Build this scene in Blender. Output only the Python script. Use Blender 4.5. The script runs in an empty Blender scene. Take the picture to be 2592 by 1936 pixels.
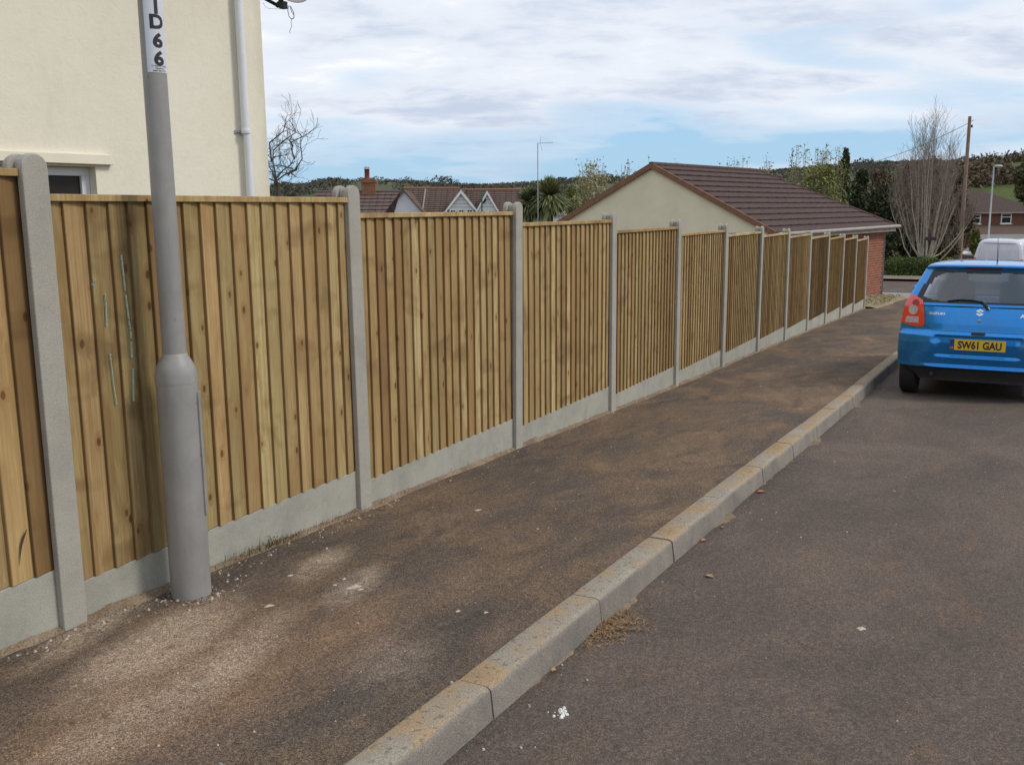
import bpy, bmesh, math, random
from mathutils import Vector, Matrix, noise
R_ = math.radians
scene = bpy.context.scene
C = scene.collection
# ------------------------------------------------------------ camera
CP = Vector((-2.370, -3.146, 1.585))
F, TH, RO, PHI = 2436.7, .1771, -.0086, .4752
def _w(v):
    x, y, z = v
    return Vector((y*math.cos(PHI)+x*math.sin(PHI), y*math.sin(PHI)-x*math.cos(PHI), z))
_fw = Vector((0, math.cos(TH), -math.sin(TH))); _r = Vector((1, 0, 0)); _u = _r.cross(_fw)
FW = _w(_fw); RT = _w(_r*math.cos(RO)+_u*math.sin(RO)); UP = _w(-_r*math.sin(RO)+_u*math.cos(RO))
cam_d = bpy.data.cameras.new('camera'); cam = bpy.data.objects.new('camera', cam_d); C.objects.link(cam)
m3 = Matrix((RT, UP, -FW)).transposed()
cam.matrix_world = Matrix.Translation(CP) @ m3.to_4x4()
cam_d.sensor_width = 36; cam_d.lens = F/2592*36; cam_d.clip_start = .05; cam_d.clip_end = 6000
scene.camera = cam
# ------------------------------------------------------------ world and sun
SUN_EL, SUN_AZ = R_(42), R_(-75)          # azimuth measured from +X towards +Y
w = bpy.data.worlds.new('World'); scene.world = w; w.use_nodes = True
nt = w.node_tree; N = nt.nodes; L = nt.links
for n in list(N): N.remove(n)
out = N.new('ShaderNodeOutputWorld'); bg = N.new('ShaderNodeBackground'); L.new(bg.outputs[0], out.inputs[0])
sky = N.new('ShaderNodeTexSky'); sky.sky_type = 'NISHITA'; sky.sun_disc = False
sky.sun_elevation = SUN_EL; sky.sun_rotation = math.pi/2-SUN_AZ; sky.air_density = 1.0; sky.dust_density = .6; sky.ozone_density = 1.6
tc = N.new('ShaderNodeTexCoord'); sep = N.new('ShaderNodeSeparateXYZ'); L.new(tc.outputs['Generated'], sep.inputs[0])
def wm(op, a, b=None, c=None):
    n = N.new('ShaderNodeMath'); n.operation = op
    for i, v in enumerate((a, b, c)):
        if v is None: continue
        if isinstance(v, (int, float)): n.inputs[i].default_value = v
        else: L.new(v, n.inputs[i])
    return n.outputs[0]
zz = wm('MAXIMUM', wm('ADD', sep.outputs[2], .20), .02)
px_ = wm('DIVIDE', sep.outputs[0], zz); py_ = wm('DIVIDE', sep.outputs[1], zz)
ca, sa = math.cos(PHI), math.sin(PHI)      # along / across the wind
al = wm('ADD', wm('MULTIPLY', px_, ca), wm('MULTIPLY', py_, sa)); ac = wm('SUBTRACT', wm('MULTIPLY', px_, sa), wm('MULTIPLY', py_, ca))
cmb = N.new('ShaderNodeCombineXYZ'); L.new(wm('MULTIPLY', al, 1.0), cmb.inputs[0]); L.new(wm('MULTIPLY', ac, .62), cmb.inputs[1])
def wn(scale, det, rough, dist, off):
    mp = N.new('ShaderNodeMapping'); mp.inputs['Location'].default_value = off; L.new(cmb.outputs[0], mp.inputs[0])
    n = N.new('ShaderNodeTexNoise'); n.inputs['Scale'].default_value = scale; n.inputs['Detail'].default_value = det
    n.inputs['Roughness'].default_value = rough; n.inputs['Distortion'].default_value = dist; L.new(mp.outputs[0], n.inputs[0]); return n.outputs[0]
def wramp(v, stops):
    r = N.new('ShaderNodeValToRGB'); L.new(v, r.inputs[0]); r.color_ramp.interpolation = 'EASE'
    e = r.color_ramp.elements; e[0].position, e[0].color = stops[0]; e[1].position, e[1].color = stops[-1]
    for p, c in stops[1:-1]:
        x = e.new(p); x.color = c
    return r.outputs[0]
def g(v): return (v, v, v, 1)
big = wn(1.3, 2, .5, .2, (3.1, 7.7, 0)); mid = wn(2.5, 4, .5, .15, (1.3, 4.2, 0)); fine = wn(9, 7, .6, .3, (9.1, .4, 0))
dens = wm('ADD', wm('MULTIPLY', big, .55), wm('ADD', wm('MULTIPLY', mid, .34), wm('MULTIPLY', fine, .11)))
# elevation term: cloud deck thins towards the horizon
el = N.new('ShaderNodeMapRange'); el.inputs[1].default_value = .035; el.inputs[2].default_value = .115; el.inputs[3].default_value = -.12; el.inputs[4].default_value = .075
L.new(sep.outputs[2], el.inputs[0])
dens = wm('ADD', dens, el.outputs[0])
mask = wramp(dens, [(.40, g(0)), (.47, g(.45)), (.56, g(1))])
shade = wramp(wm('ADD', wm('MULTIPLY', mid, .66), wm('MULTIPLY', fine, .34)), [(.34, (8.7, 8.85, 9.1, 1)), (.47, (7.2, 7.6, 8.3, 1)), (.66, (5.0, 5.7, 7.0, 1))])
blue = N.new('ShaderNodeMix'); blue.data_type = 'RGBA'; blue.inputs[0].default_value = .72
sc_ = N.new('ShaderNodeVectorMath'); sc_.operation = 'SCALE'; sc_.inputs['Scale'].default_value = 1.05; L.new(sky.outputs[0], sc_.inputs[0])
L.new(sc_.outputs[0], blue.inputs[6]); blue.inputs[7].default_value = (3.1, 5.5, 8.1, 1)
mx = N.new('ShaderNodeMix'); mx.data_type = 'RGBA'; L.new(mask, mx.inputs[0]); L.new(blue.outputs[2], mx.inputs[6]); L.new(shade, mx.inputs[7])
L.new(mx.outputs[2], bg.inputs[0]); bg.inputs[1].default_value = .10
sl = bpy.data.lights.new('sun', 'SUN'); sun = bpy.data.objects.new('sun', sl); C.objects.link(sun)
sl.energy = 1.5; sl.angle = R_(14); sl.color = (1, .93, .82)
sd = Vector((math.cos(SUN_EL)*math.cos(SUN_AZ), math.cos(SUN_EL)*math.sin(SUN_AZ), math.sin(SUN_EL)))
sun.rotation_euler = sd.to_track_quat('Z', 'Y').to_euler(); sun.location = (0, -20, 30)
vs = scene.view_settings; vs.view_transform = 'Standard'; vs.look = 'None'; vs.exposure = .22; vs.gamma = 1
scene.cycles.max_bounces = 6; scene.cycles.transparent_max_bounces = 12; scene.cycles.use_denoising = True

# ------------------------------------------------------------ survey helpers (photo pixel + depth -> a point of the place)
def at(px, py, d): return CP + d*(FW + RT*((px-1296)/F) - UP*((py-968)/F))
def ss(x): x = min(1, max(0, x)); return x*x*(3-2*x)
def gz(s, t=0.0):
    if s < 30: z = -.04*s
    elif s < 40: u = s-30; z = -1.2-.04*(u-u*u/20)
    elif s < 45: z = -1.4
    else: z = -1.4-.045*min(65, max(0, s-45-2*ss((s-45)/4)))
    z -= .022*math.exp(-((s-8)/3.2)**2)
    if t > 6: z -= 2.2*ss((t-6)/40)
    return z
def gp(px, d):                     # ground position under image column px at depth d
    p = at(px, 600, d); return Vector((p.x, p.y, gz(p.x, p.y)))
def ray_ground(px, py, off=0.0):
    r = (FW + RT*((px-1296)/F) - UP*((py-968)/F)); k = 1.0
    for _ in range(4000):
        p = CP+r*k
        if p.z < gz(p.x, p.y)+off: return p
        k += .02
    return p
def kt(s): return -1.743-.0164*(s-.193)      # outer top edge of the kerb
def pz(s, t): return gz(s)+.034*min(-t, 1.9)-.0002*max(0, s)*0
def rz(s): return gz(s)-.052
# ------------------------------------------------------------ scene helpers
class MB:
    def __init__(s): s.v = []; s.f = []; s.mi = []; s.uv = {}; s.at = []; s.sm = []
    def add(s, vs, fs, mi=0, att=0.0, smooth=False):
        o = len(s.v); s.v += [tuple(v) for v in vs]
        for f in fs: s.f.append(tuple(o+i for i in f)); s.mi.append(mi); s.at.append(att); s.sm.append(smooth)
    def box(s, x0, x1, y0, y1, z0, z1, mi=0, M=None, att=0.0):
        v = [Vector((x, y, z)) for z in (z0, z1) for y in (y0, y1) for x in (x0, x1)]
        if M is not None: v = [M@p for p in v]
        s.add(v, [(0, 2, 3, 1), (4, 5, 7, 6), (0, 1, 5, 4), (1, 3, 7, 5), (3, 2, 6, 7), (2, 0, 4, 6)], mi, att)
    def quad(s, a, b, c, d, mi=0, att=0.0): s.add([a, b, c, d], [(0, 1, 2, 3)], mi, att)
    def prism(s, poly, a, b, axis='y', mi=0, M=None, att=0.0):
        # poly: 2D points; extruded from a to b along axis
        def P(p, h):
            if axis == 'y': q = Vector((p[0], h, p[1]))
            elif axis == 'x': q = Vector((h, p[0], p[1]))
            else: q = Vector((p[0], p[1], h))
            return M@q if M is not None else q
        n = len(poly); v = [P(p, a) for p in poly]+[P(p, b) for p in poly]
        s.add(v, [tuple(range(n-1, -1, -1)), tuple(range(n, 2*n))]+[(i, (i+1) % n, n+(i+1) % n, n+i) for i in range(n)], mi, att)
    def tube(s, pts, rad, n=6, mi=0, caps=True, smooth=True, att=0.0):
        pts = [Vector(p) for p in pts]; vs = []; k = len(pts)
        if not hasattr(rad, '__len__'): rad = [rad]*k
        ref = None
        for i, p in enumerate(pts):
            t = (pts[min(i+1, k-1)]-pts[max(i-1, 0)])
            t = t.normalized() if t.length > 1e-9 else Vector((0, 0, 1))
            if ref is None: ref = Vector((1, 0, 0)) if abs(t.x) < .9 else Vector((0, 1, 0))
            a = t.cross(ref); a = a.normalized() if a.length > 1e-6 else t.orthogonal().normalized(); b = t.cross(a); ref = -b if False else b.cross(t)*1.0
            ref = b
            a2 = a
            for j in range(n):
                th = 2*math.pi*j/n; vs.append(p+(a2*math.cos(th)+b*math.sin(th))*rad[i])
            ref = a2.cross(t)*-1 if False else ref
            ref = (b if False else Vector(a.cross(t)))
        fs = []
        for i in range(k-1):
            for j in range(n): fs.append((i*n+j, i*n+(j+1) % n, (i+1)*n+(j+1) % n, (i+1)*n+j))
        s.add(vs, fs, mi, att, smooth)
        if caps: s.add(vs[:n], [tuple(range(n-1, -1, -1))], mi, att); s.add(vs[-n:], [tuple(range(n))], mi, att)
    def lathe(s, prof, n=24, mi=0, M=None, smooth=True, close=True):
        vs = []
        for r, z in prof:
            for j in range(n):
                p = Vector((r*math.cos(2*math.pi*j/n), r*math.sin(2*math.pi*j/n), z)); vs.append(M@p if M is not None else p)
        fs = [(i*n+j, i*n+(j+1) % n, (i+1)*n+(j+1) % n, (i+1)*n+j) for i in range(len(prof)-1) for j in range(n)]
        s.add(vs, fs, mi, 0, smooth)
        if close:
            s.add(vs[:n], [tuple(range(n-1, -1, -1))], mi); s.add(vs[-n:], [tuple(range(n))], mi)
    def build(s, name, mats, parent=None, loc=None, rz_=None, bevel=0, att=False, fix=True, tone=None):
        me = bpy.data.meshes.new(name); me.from_pydata(s.v, [], s.f)
        if not isinstance(mats, (list, tuple)): mats = [mats]
        for m in mats: me.materials.append(m)
        for p, i, sm in zip(me.polygons, s.mi, s.sm): p.material_index = i; p.use_smooth = sm
        if att:
            a = me.attributes.new('bid', 'FLOAT', 'FACE')
            for i, v in enumerate(s.at): a.data[i].value = v
        a = me.attributes.new('tone', 'FLOAT', 'FACE')
        for i, v in enumerate(s.at): a.data[i].value = tone(int(v)) if tone else 1.0
        me.update()
        if fix:
            bm = bmesh.new(); bm.from_mesh(me); bmesh.ops.recalc_face_normals(bm, faces=bm.faces); bm.to_mesh(me); bm.free()
        o = bpy.data.objects.new(name, me); C.objects.link(o)
        if parent: o.parent = parent
        if loc is not None: o.location = loc
        if rz_ is not None: o.rotation_euler = (0, 0, rz_)
        if bevel:
            b = o.modifiers.new('bevel', 'BEVEL'); b.width = bevel; b.segments = 2; b.limit_method = 'ANGLE'; b.angle_limit = R_(40)
        return o
def tag(o, label=None, cat=None, group=None, kind=None):
    if label: o['label'] = label
    if cat: o['category'] = cat
    if group: o['group'] = group
    if kind: o['kind'] = kind
    return o
def empty(name, loc, rz_=0, label=None, cat=None, group=None):
    o = bpy.data.objects.new(name, None); C.objects.link(o); o.location = loc; o.rotation_euler = (0, 0, rz_); o.empty_display_size = .2
    return tag(o, label, cat, group)
ORD = ['first', 'second', 'third', 'fourth', 'fifth', 'sixth', 'seventh', 'eighth', 'ninth', 'tenth', 'eleventh', 'twelfth', 'thirteenth']
# ------------------------------------------------------------ materials
class MT:
    def __init__(s, name, col=(.5, .5, .5), rough=.8, metal=0, spec=.5):
        s.m = bpy.data.materials.new(name); s.m.use_nodes = True; s.t = s.m.node_tree; s.N = s.t.nodes; s.L = s.t.links
        s.b = s.N['Principled BSDF']; s.b.inputs['Base Color'].default_value = (*col, 1); s.b.inputs['Roughness'].default_value = rough
        s.b.inputs['Metallic'].default_value = metal; s.b.inputs['Specular IOR Level'].default_value = spec; s.oc = None
    def co(s, scale=(1, 1, 1), loc=(0, 0, 0), src='Object', rot=(0, 0, 0)):
        t = s.N.new('ShaderNodeTexCoord'); m = s.N.new('ShaderNodeMapping'); m.inputs['Scale'].default_value = scale; m.inputs['Location'].default_value = loc
        m.inputs['Rotation'].default_value = rot
        s.L.new(t.outputs[src], m.inputs[0]); return m.outputs[0]
    def noise(s, v, scale, det=4, rough=.5, dist=0, col=False):
        n = s.N.new('ShaderNodeTexNoise'); n.inputs['Scale'].default_value = scale; n.inputs['Detail'].default_value = det
        n.inputs['Roughness'].default_value = rough; n.inputs['Distortion'].default_value = dist
        if v is not None: s.L.new(v, n.inputs['Vector'])
        return n.outputs[1 if col else 0]
    def vor(s, v, scale, out='Distance', rnd=1, feat='F1'):
        n = s.N.new('ShaderNodeTexVoronoi'); n.feature = feat; n.inputs['Scale'].default_value = scale; n.inputs['Randomness'].default_value = rnd
        s.L.new(v, n.inputs['Vector']); return n.outputs[out]
    def math(s, op, a, b=None, c=None, clamp=False):
        n = s.N.new('ShaderNodeMath'); n.operation = op; n.use_clamp = clamp
        for i, v in enumerate((a, b, c)):
            if v is None: continue
            if isinstance(v, (int, float)): n.inputs[i].default_value = v
            else: s.L.new(v, n.inputs[i])
        return n.outputs[0]
    def ramp(s, v, stops, interp='LINEAR'):
        r = s.N.new('ShaderNodeValToRGB'); s.L.new(v, r.inputs[0]); r.color_ramp.interpolation = interp; e = r.color_ramp.elements
        def c4(c): return (c, c, c, 1) if isinstance(c, (int, float)) else (*c, 1)
        e[0].position, e[0].color = stops[0][0], c4(stops[0][1]); e[1].position, e[1].color = stops[-1][0], c4(stops[-1][1])
        for p, c in stops[1:-1]:
            x = e.new(p); x.color = c4(c)
        return r.outputs[0]
    def mix(s, f, a, b, mode='MIX'):
        n = s.N.new('ShaderNodeMix'); n.data_type = 'RGBA'; n.blend_type = mode
        for i, v in ((0, f), (6, a), (7, b)):
            if isinstance(v, (int, float)): n.inputs[i].default_value = v if i == 0 else (v, v, v, 1)
            elif isinstance(v, tuple): n.inputs[i].default_value = (*v, 1)
            else: s.L.new(v, n.inputs[i])
        return n.outputs[2]
    def col(s, v): s.L.new(v, s.b.inputs['Base Color']); return s
    def rough(s, v): s.L.new(v, s.b.inputs['Roughness']); return s
    def bump(s, h, dist=.002, strength=1):
        n = s.N.new('ShaderNodeBump'); n.inputs['Distance'].default_value = dist; n.inputs['Strength'].default_value = strength
        s.L.new(h, n.inputs['Height']); s.L.new(n.outputs[0], s.b.inputs['Normal']); return s
def plain(name, col, rough=.7, var=.12, scale=8, metal=0, bump=0, spec=.5, bscale=None):
    m = MT(name, col, rough, metal, spec); v = m.co()
    n = m.noise(v, scale, 5, .6); lo = tuple(c*(1-var) for c in col); hi = tuple(c*(1+var) for c in col)
    m.col(m.ramp(n, [(.3, lo), (.7, hi)]))
    if bump: m.bump(m.noise(v, bscale or scale*4, 4, .6), bump)
    return m.m
def spot(m, v, x, y, rx, ry, rot=0, soft=1.0):
    # soft elliptical stain centred at world x,y
    d = m.N.new('ShaderNodeMapping'); d.vector_type = 'TEXTURE'; d.inputs['Location'].default_value = (x, y, 0)
    d.inputs['Rotation'].default_value = (0, 0, rot); d.inputs['Scale'].default_value = (rx, ry, 1e3)
    m.L.new(v, d.inputs[0]); ln = m.N.new('ShaderNodeVectorMath'); ln.operation = 'LENGTH'; m.L.new(d.outputs[0], ln.inputs[0])
    return m.math('SUBTRACT', 1.0, ln.outputs['Value'], clamp=True)
def wood_mat(name, light=1.0, edge=False):
    m = MT(name, rough=.82, spec=.25); v = m.co()
    at_ = m.N.new('ShaderNodeAttribute'); at_.attribute_name = 'bid'
    inf = m.N.new('ShaderNodeObjectInfo')
    wn_ = m.N.new('ShaderNodeTexWhiteNoise'); wn_.noise_dimensions = '2D'
    cb = m.N.new('ShaderNodeCombineXYZ'); m.L.new(at_.outputs['Fac'], cb.inputs[0]); m.L.new(inf.outputs['Random'], cb.inputs[1]); m.L.new(cb.outputs[0], wn_.inputs['Vector'])
    rv = wn_.outputs['Value']; rc = wn_.outputs['Color']
    off = m.N.new('ShaderNodeVectorMath'); off.operation = 'SCALE'; off.inputs['Scale'].default_value = 30; m.L.new(rc, off.inputs[0])
    ad = m.N.new('ShaderNodeVectorMath'); ad.operation = 'ADD'; m.L.new(v, ad.inputs[0]); m.L.new(off.outputs[0], ad.inputs[1])
    def mp(src, sc):
        q = m.N.new('ShaderNodeMapping'); q.inputs['Scale'].default_value = sc; m.L.new(src, q.inputs[0]); return q.outputs[0]
    va = ad.outputs[0]
    kv = mp(va, (10.5, .4, 6.5)); kn = m.vor(kv, 1, 'Distance'); kc = m.vor(kv, 1, 'Color'); ks = m.N.new('ShaderNodeSeparateColor'); m.L.new(kc, ks.inputs[0])
    on = m.ramp(ks.outputs[0], [(.46, 0.0), (.50, 1.0)])
    kd = m.math('MULTIPLY', m.ramp(kn, [(.085, 1.0), (.115, .7), (.135, 0.0)]), on)
    kh = m.math('MULTIPLY', m.ramp(kn, [(.11, 1.0), (.36, 0.0)]), on)
    wp = m.N.new('ShaderNodeCombineXYZ'); m.L.new(m.math('MULTIPLY', kh, .035), wp.inputs[0]); wa = m.N.new('ShaderNodeVectorMath'); wa.operation = 'ADD'; m.L.new(va, wa.inputs[0]); m.L.new(wp.outputs[0], wa.inputs[1])
    grain = m.noise(mp(wa.outputs[0], (75, 75, 1.3)), 1, 5, .65, .2)
    rings = m.noise(mp(wa.outputs[0], (15, 15, .55)), 1, 1.5, .45, .5)
    ringw = m.math('FRACT', m.math('MULTIPLY', rings, 11.0)); ringw = m.math('ABSOLUTE', m.math('SUBTRACT', ringw, .5))
    blot = m.noise(mp(va, (6, 6, 1.9)), 1, 5, .66, .5)
    fl = m.math('MULTIPLY', m.math('FLOOR', m.math('MULTIPLY', at_.outputs['Fac'], .28)), 3.7)
    zz_ = m.N.new('ShaderNodeSeparateXYZ'); m.L.new(v, zz_.inputs[0])
    cb2 = m.N.new('ShaderNodeCombineXYZ'); m.L.new(m.math('ADD', fl, m.math('MULTIPLY', inf.outputs['Random'], 57.)), cb2.inputs[0]); m.L.new(m.math('MULTIPLY', zz_.outputs[2], 2.3), cb2.inputs[2])
    m.L.new(m.math('MULTIPLY', zz_.outputs[0], 1.2), cb2.inputs[1])
    wh = m.ramp(m.noise(cb2.outputs[0], 2.2, 2, .5, .6), [(.56, 0.0), (.70, 1.0)])
    tone = m.ramp(rv, [(0, (.36, .215, .09)), (.17, (.42, .285, .125)), (.34, (.55, .415, .195)), (.5, (.43, .35, .155)), (.66, (.47, .305, .135)), (.83, (.64, .50, .25)), (1, (.50, .36, .165))])
    c = m.mix(m.math('MULTIPLY', m.ramp(blot, [(.45, 0.0), (.62, 1.0)]), .60), tone, (.30, .175, .065))
    c = m.mix(m.math('MULTIPLY', m.ramp(blot, [(.25, 1.0), (.42, 0.0)]), .30), c, (.46, .42, .17))
    c = m.mix(m.math('MULTIPLY', m.ramp(ringw, [(.0, 1.0), (.22, 0.0)]), .42), c, (.29, .18, .07))
    c = m.mix(m.math('MULTIPLY', m.ramp(grain, [(.38, 1.0), (.56, 0.0)]), .48), c, (.27, .17, .07))
    c = m.mix(m.math('MULTIPLY', wh, .55), c, (.20, .12, .05))
    c = m.mix(m.math('MULTIPLY', kh, .5), c, (.27, .14, .05))
    c = m.mix(m.math('MULTIPLY', kd, .85), c, (.11, .05, .02))
    if edge: c = m.mix(.58, c, (.21, .125, .052))  # sawn edge darkened: weathering stain plus side shade painted into the colour
    tn = m.N.new('ShaderNodeAttribute'); tn.attribute_name = 'tone'; c = m.mix(1.0, c, m.ramp(m.math('MULTIPLY', tn.outputs['Fac'], .5), [(.0, (0, 0, 0)), (.35, (.58, .55, .53)), (.5, (.90, .90, .92)), (.65, (1.18, 1.20, 1.22))]), 'MULTIPLY')
    if light != 1: c = m.mix(1.0, c, (light, light, light), 'MULTIPLY')
    m.col(c); m.bump(m.math('ADD', grain, m.math('MULTIPLY', kd, -.6)), .0018)
    return m.m
def concrete_mat(name, base=(.40, .385, .35), var=.14, warm=0.0, streak=True):
    m = MT(name, rough=.88, spec=.3); v = m.co(src='Object')
    inf = m.N.new('ShaderNodeObjectInfo'); ad = m.N.new('ShaderNodeVectorMath'); ad.operation = 'ADD'
    sc2 = m.N.new('ShaderNodeCombineXYZ'); m.L.new(m.math('MULTIPLY', inf.outputs['Random'], 40.), sc2.inputs[0]); m.L.new(v, ad.inputs[0]); m.L.new(sc2.outputs[0], ad.inputs[1])
    v = ad.outputs[0]
    a = m.noise(v, 3.5, 6, .62, .4); b_ = m.noise(v, 170, 3, .6); d = m.noise(v, 22, 5, .6)
    lo = tuple(x*(1-var*1.3) for x in base); hi = tuple(x*(1+var) for x in base)
    c = m.ramp(a, [(.32, lo), (.5, base), (.7, hi)])
    c = m.mix(.28, c, m.ramp(b_, [(.3, tuple(x*.55 for x in base)), (.62, tuple(x*1.35 for x in base))]))
    c = m.mix(m.math('MULTIPLY', m.ramp(d, [(.54, 0.0), (.68, 1.0)]), .25), c, (.24, .235, .20))
    pit = m.vor(v, 60); c = m.mix(m.ramp(pit, [(.05, .8), (.10, 0.0)]), c, (.17, .16, .14))
    if warm:
        c = m.mix(m.math('MULTIPLY', m.ramp(m.noise(v, 2.2, 4, .6, .5), [(.48, 0.0), (.66, 1.0)]), warm), c, (.46, .33, .18))
        c = m.mix(m.math('MULTIPLY', m.ramp(m.noise(v, 26, 3, .6, .4), [(.60, 0.0), (.66, 1.0)]), .6), c, (.17, .14, .105))
    m.col(c); m.bump(m.math('ADD', b_, m.math('MULTIPLY', d, .8)), .0022)
    return m.m
M_wood = wood_mat('timber_board'); M_wedge = wood_mat('timber_sawn_edge_shaded', edge=True); M_cap = wood_mat('timber_capping', 1.08)
M_post = concrete_mat('cast_concrete', (.365, .345, .30)); M_grav = concrete_mat('gravel_board_concrete', (.36, .35, .30), .18)
def kerb_mat():
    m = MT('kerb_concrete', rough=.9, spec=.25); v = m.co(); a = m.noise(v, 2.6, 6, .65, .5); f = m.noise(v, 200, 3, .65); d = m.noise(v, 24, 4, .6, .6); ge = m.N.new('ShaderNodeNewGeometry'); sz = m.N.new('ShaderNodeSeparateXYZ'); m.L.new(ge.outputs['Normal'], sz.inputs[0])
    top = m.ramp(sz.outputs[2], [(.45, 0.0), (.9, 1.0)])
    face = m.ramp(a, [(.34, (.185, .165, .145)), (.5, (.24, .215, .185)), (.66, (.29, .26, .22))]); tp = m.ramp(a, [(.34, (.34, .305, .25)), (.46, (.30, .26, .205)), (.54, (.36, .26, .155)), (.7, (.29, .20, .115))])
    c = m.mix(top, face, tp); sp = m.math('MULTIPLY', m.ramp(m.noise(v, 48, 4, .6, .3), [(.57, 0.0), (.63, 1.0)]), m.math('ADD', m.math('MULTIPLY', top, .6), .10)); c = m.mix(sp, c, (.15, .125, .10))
    c = m.mix(m.math('MULTIPLY', m.ramp(m.noise(v, 5, 6, .7, 1.2), [(.58, 0.0), (.66, 1.0)]), .4), c, (.19, .17, .15))
    c = m.mix(.5, c, m.mix(1.0, c, m.ramp(f, [(.36, .5), (.64, 1.55)]), 'MULTIPLY')); m.col(c); m.bump(m.math('ADD', f, m.math('MULTIPLY', d, .7)), .003); return m.m
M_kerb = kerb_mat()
def wall_mat():
    m = MT('cream_render', rough=.9, spec=.2); v = m.co()
    c = m.ramp(m.noise(v, .9, 5, .6, .3), [(.3, (.76, .70, .575)), (.5, (.80, .745, .62)), (.7, (.83, .78, .655))])
    c = m.mix(m.math('MULTIPLY', m.ramp(m.noise(v, 14, 5, .65, .6), [(.5, 0.0), (.72, 1.0)]), .10), c, (.50, .44, .33))
    st = m.noise(m.co((2.2, 2.2, .5)), 3, 4, .6, .5)
    c = m.mix(m.math('MULTIPLY', m.ramp(st, [(.58, 0.0), (.72, 1.0)]), .11), c, (.50, .46, .32))
    # green-grey weathering strip down the corner of the house
    sx = m.N.new('ShaderNodeSeparateXYZ'); m.L.new(v, sx.inputs[0])
    ew = m.ramp(m.math('ADD', sx.outputs[0], m.math('MULTIPLY', m.noise(m.co((6, 6, 1.1)), 1.6, 4, .6), .22)), [(-.0, 0.0), (.12, 1.0)])
    c = m.mix(m.math('MULTIPLY', ew, .28), c, (.44, .41, .26))
    m.col(c); h = m.math('ADD', m.noise(v, 30, 5, .7), m.math('MULTIPLY', m.noise(v, 5, 4, .6), 1.2)); m.bump(h, .0032)
    return m.m
M_wall = wall_mat()
M_render2 = plain('pale_render', (.80, .71, .53), .9, .06, 2, bump=.004, bscale=40)
M_white = plain('white_plastic', (.74, .75, .78), .35, .04, 6)
M_whitep = plain('white_paint', (.72, .72, .70), .6, .08, 5)
M_lamp = MT('grey_column_paint', (.3, .3, .32), .42)
_v = M_lamp.co(); _n = M_lamp.noise(_v, 5, 6, .65, .3)
_c = M_lamp.ramp(_n, [(.3, (.245, .235, .225)), (.7, (.315, .305, .29))])
_sp = M_lamp.vor(M_lamp.co((1, 1, .6)), 22); _on = M_lamp.ramp(M_lamp.noise(_v, 4, 3), [(.5, 0.0), (.6, 1.0)])
_c = M_lamp.mix(M_lamp.math('MULTIPLY', M_lamp.math('MULTIPLY', M_lamp.ramp(_sp, [(.08, 1.0), (.13, 0.0)]), _on), .6), _c, (.13, .115, .10))
_c = M_lamp.mix(M_lamp.math('MULTIPLY', M_lamp.ramp(M_lamp.noise(M_lamp.co((7, 7, 1.2)), 3, 5, .6, .4), [(.52, 0.0), (.7, 1.0)]), .35), _c, (.20, .19, .165))
M_lamp.col(_c); M_lamp.rough(M_lamp.ramp(_n, [(.3, .38), (.7, .6)])); M_lamp.bump(M_lamp.noise(_v, 60, 4, .6), .0008); M_lamp = M_lamp.m
M_sticker = plain('sticker_vinyl', (.62, .64, .70), .4, .05, 12)
M_ink = plain('black_ink', (.02, .014, .018), .5, .1, 10)
M_dark = plain('black_rubber', (.016, .015, .015), .75, .2, 20, bump=.001)
M_darkmetal = plain('dark_metal', (.03, .03, .032), .5, .2, 10)
M_galv = plain('galvanised_metal', (.42, .43, .45), .4, .1, 8, metal=.6)
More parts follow.
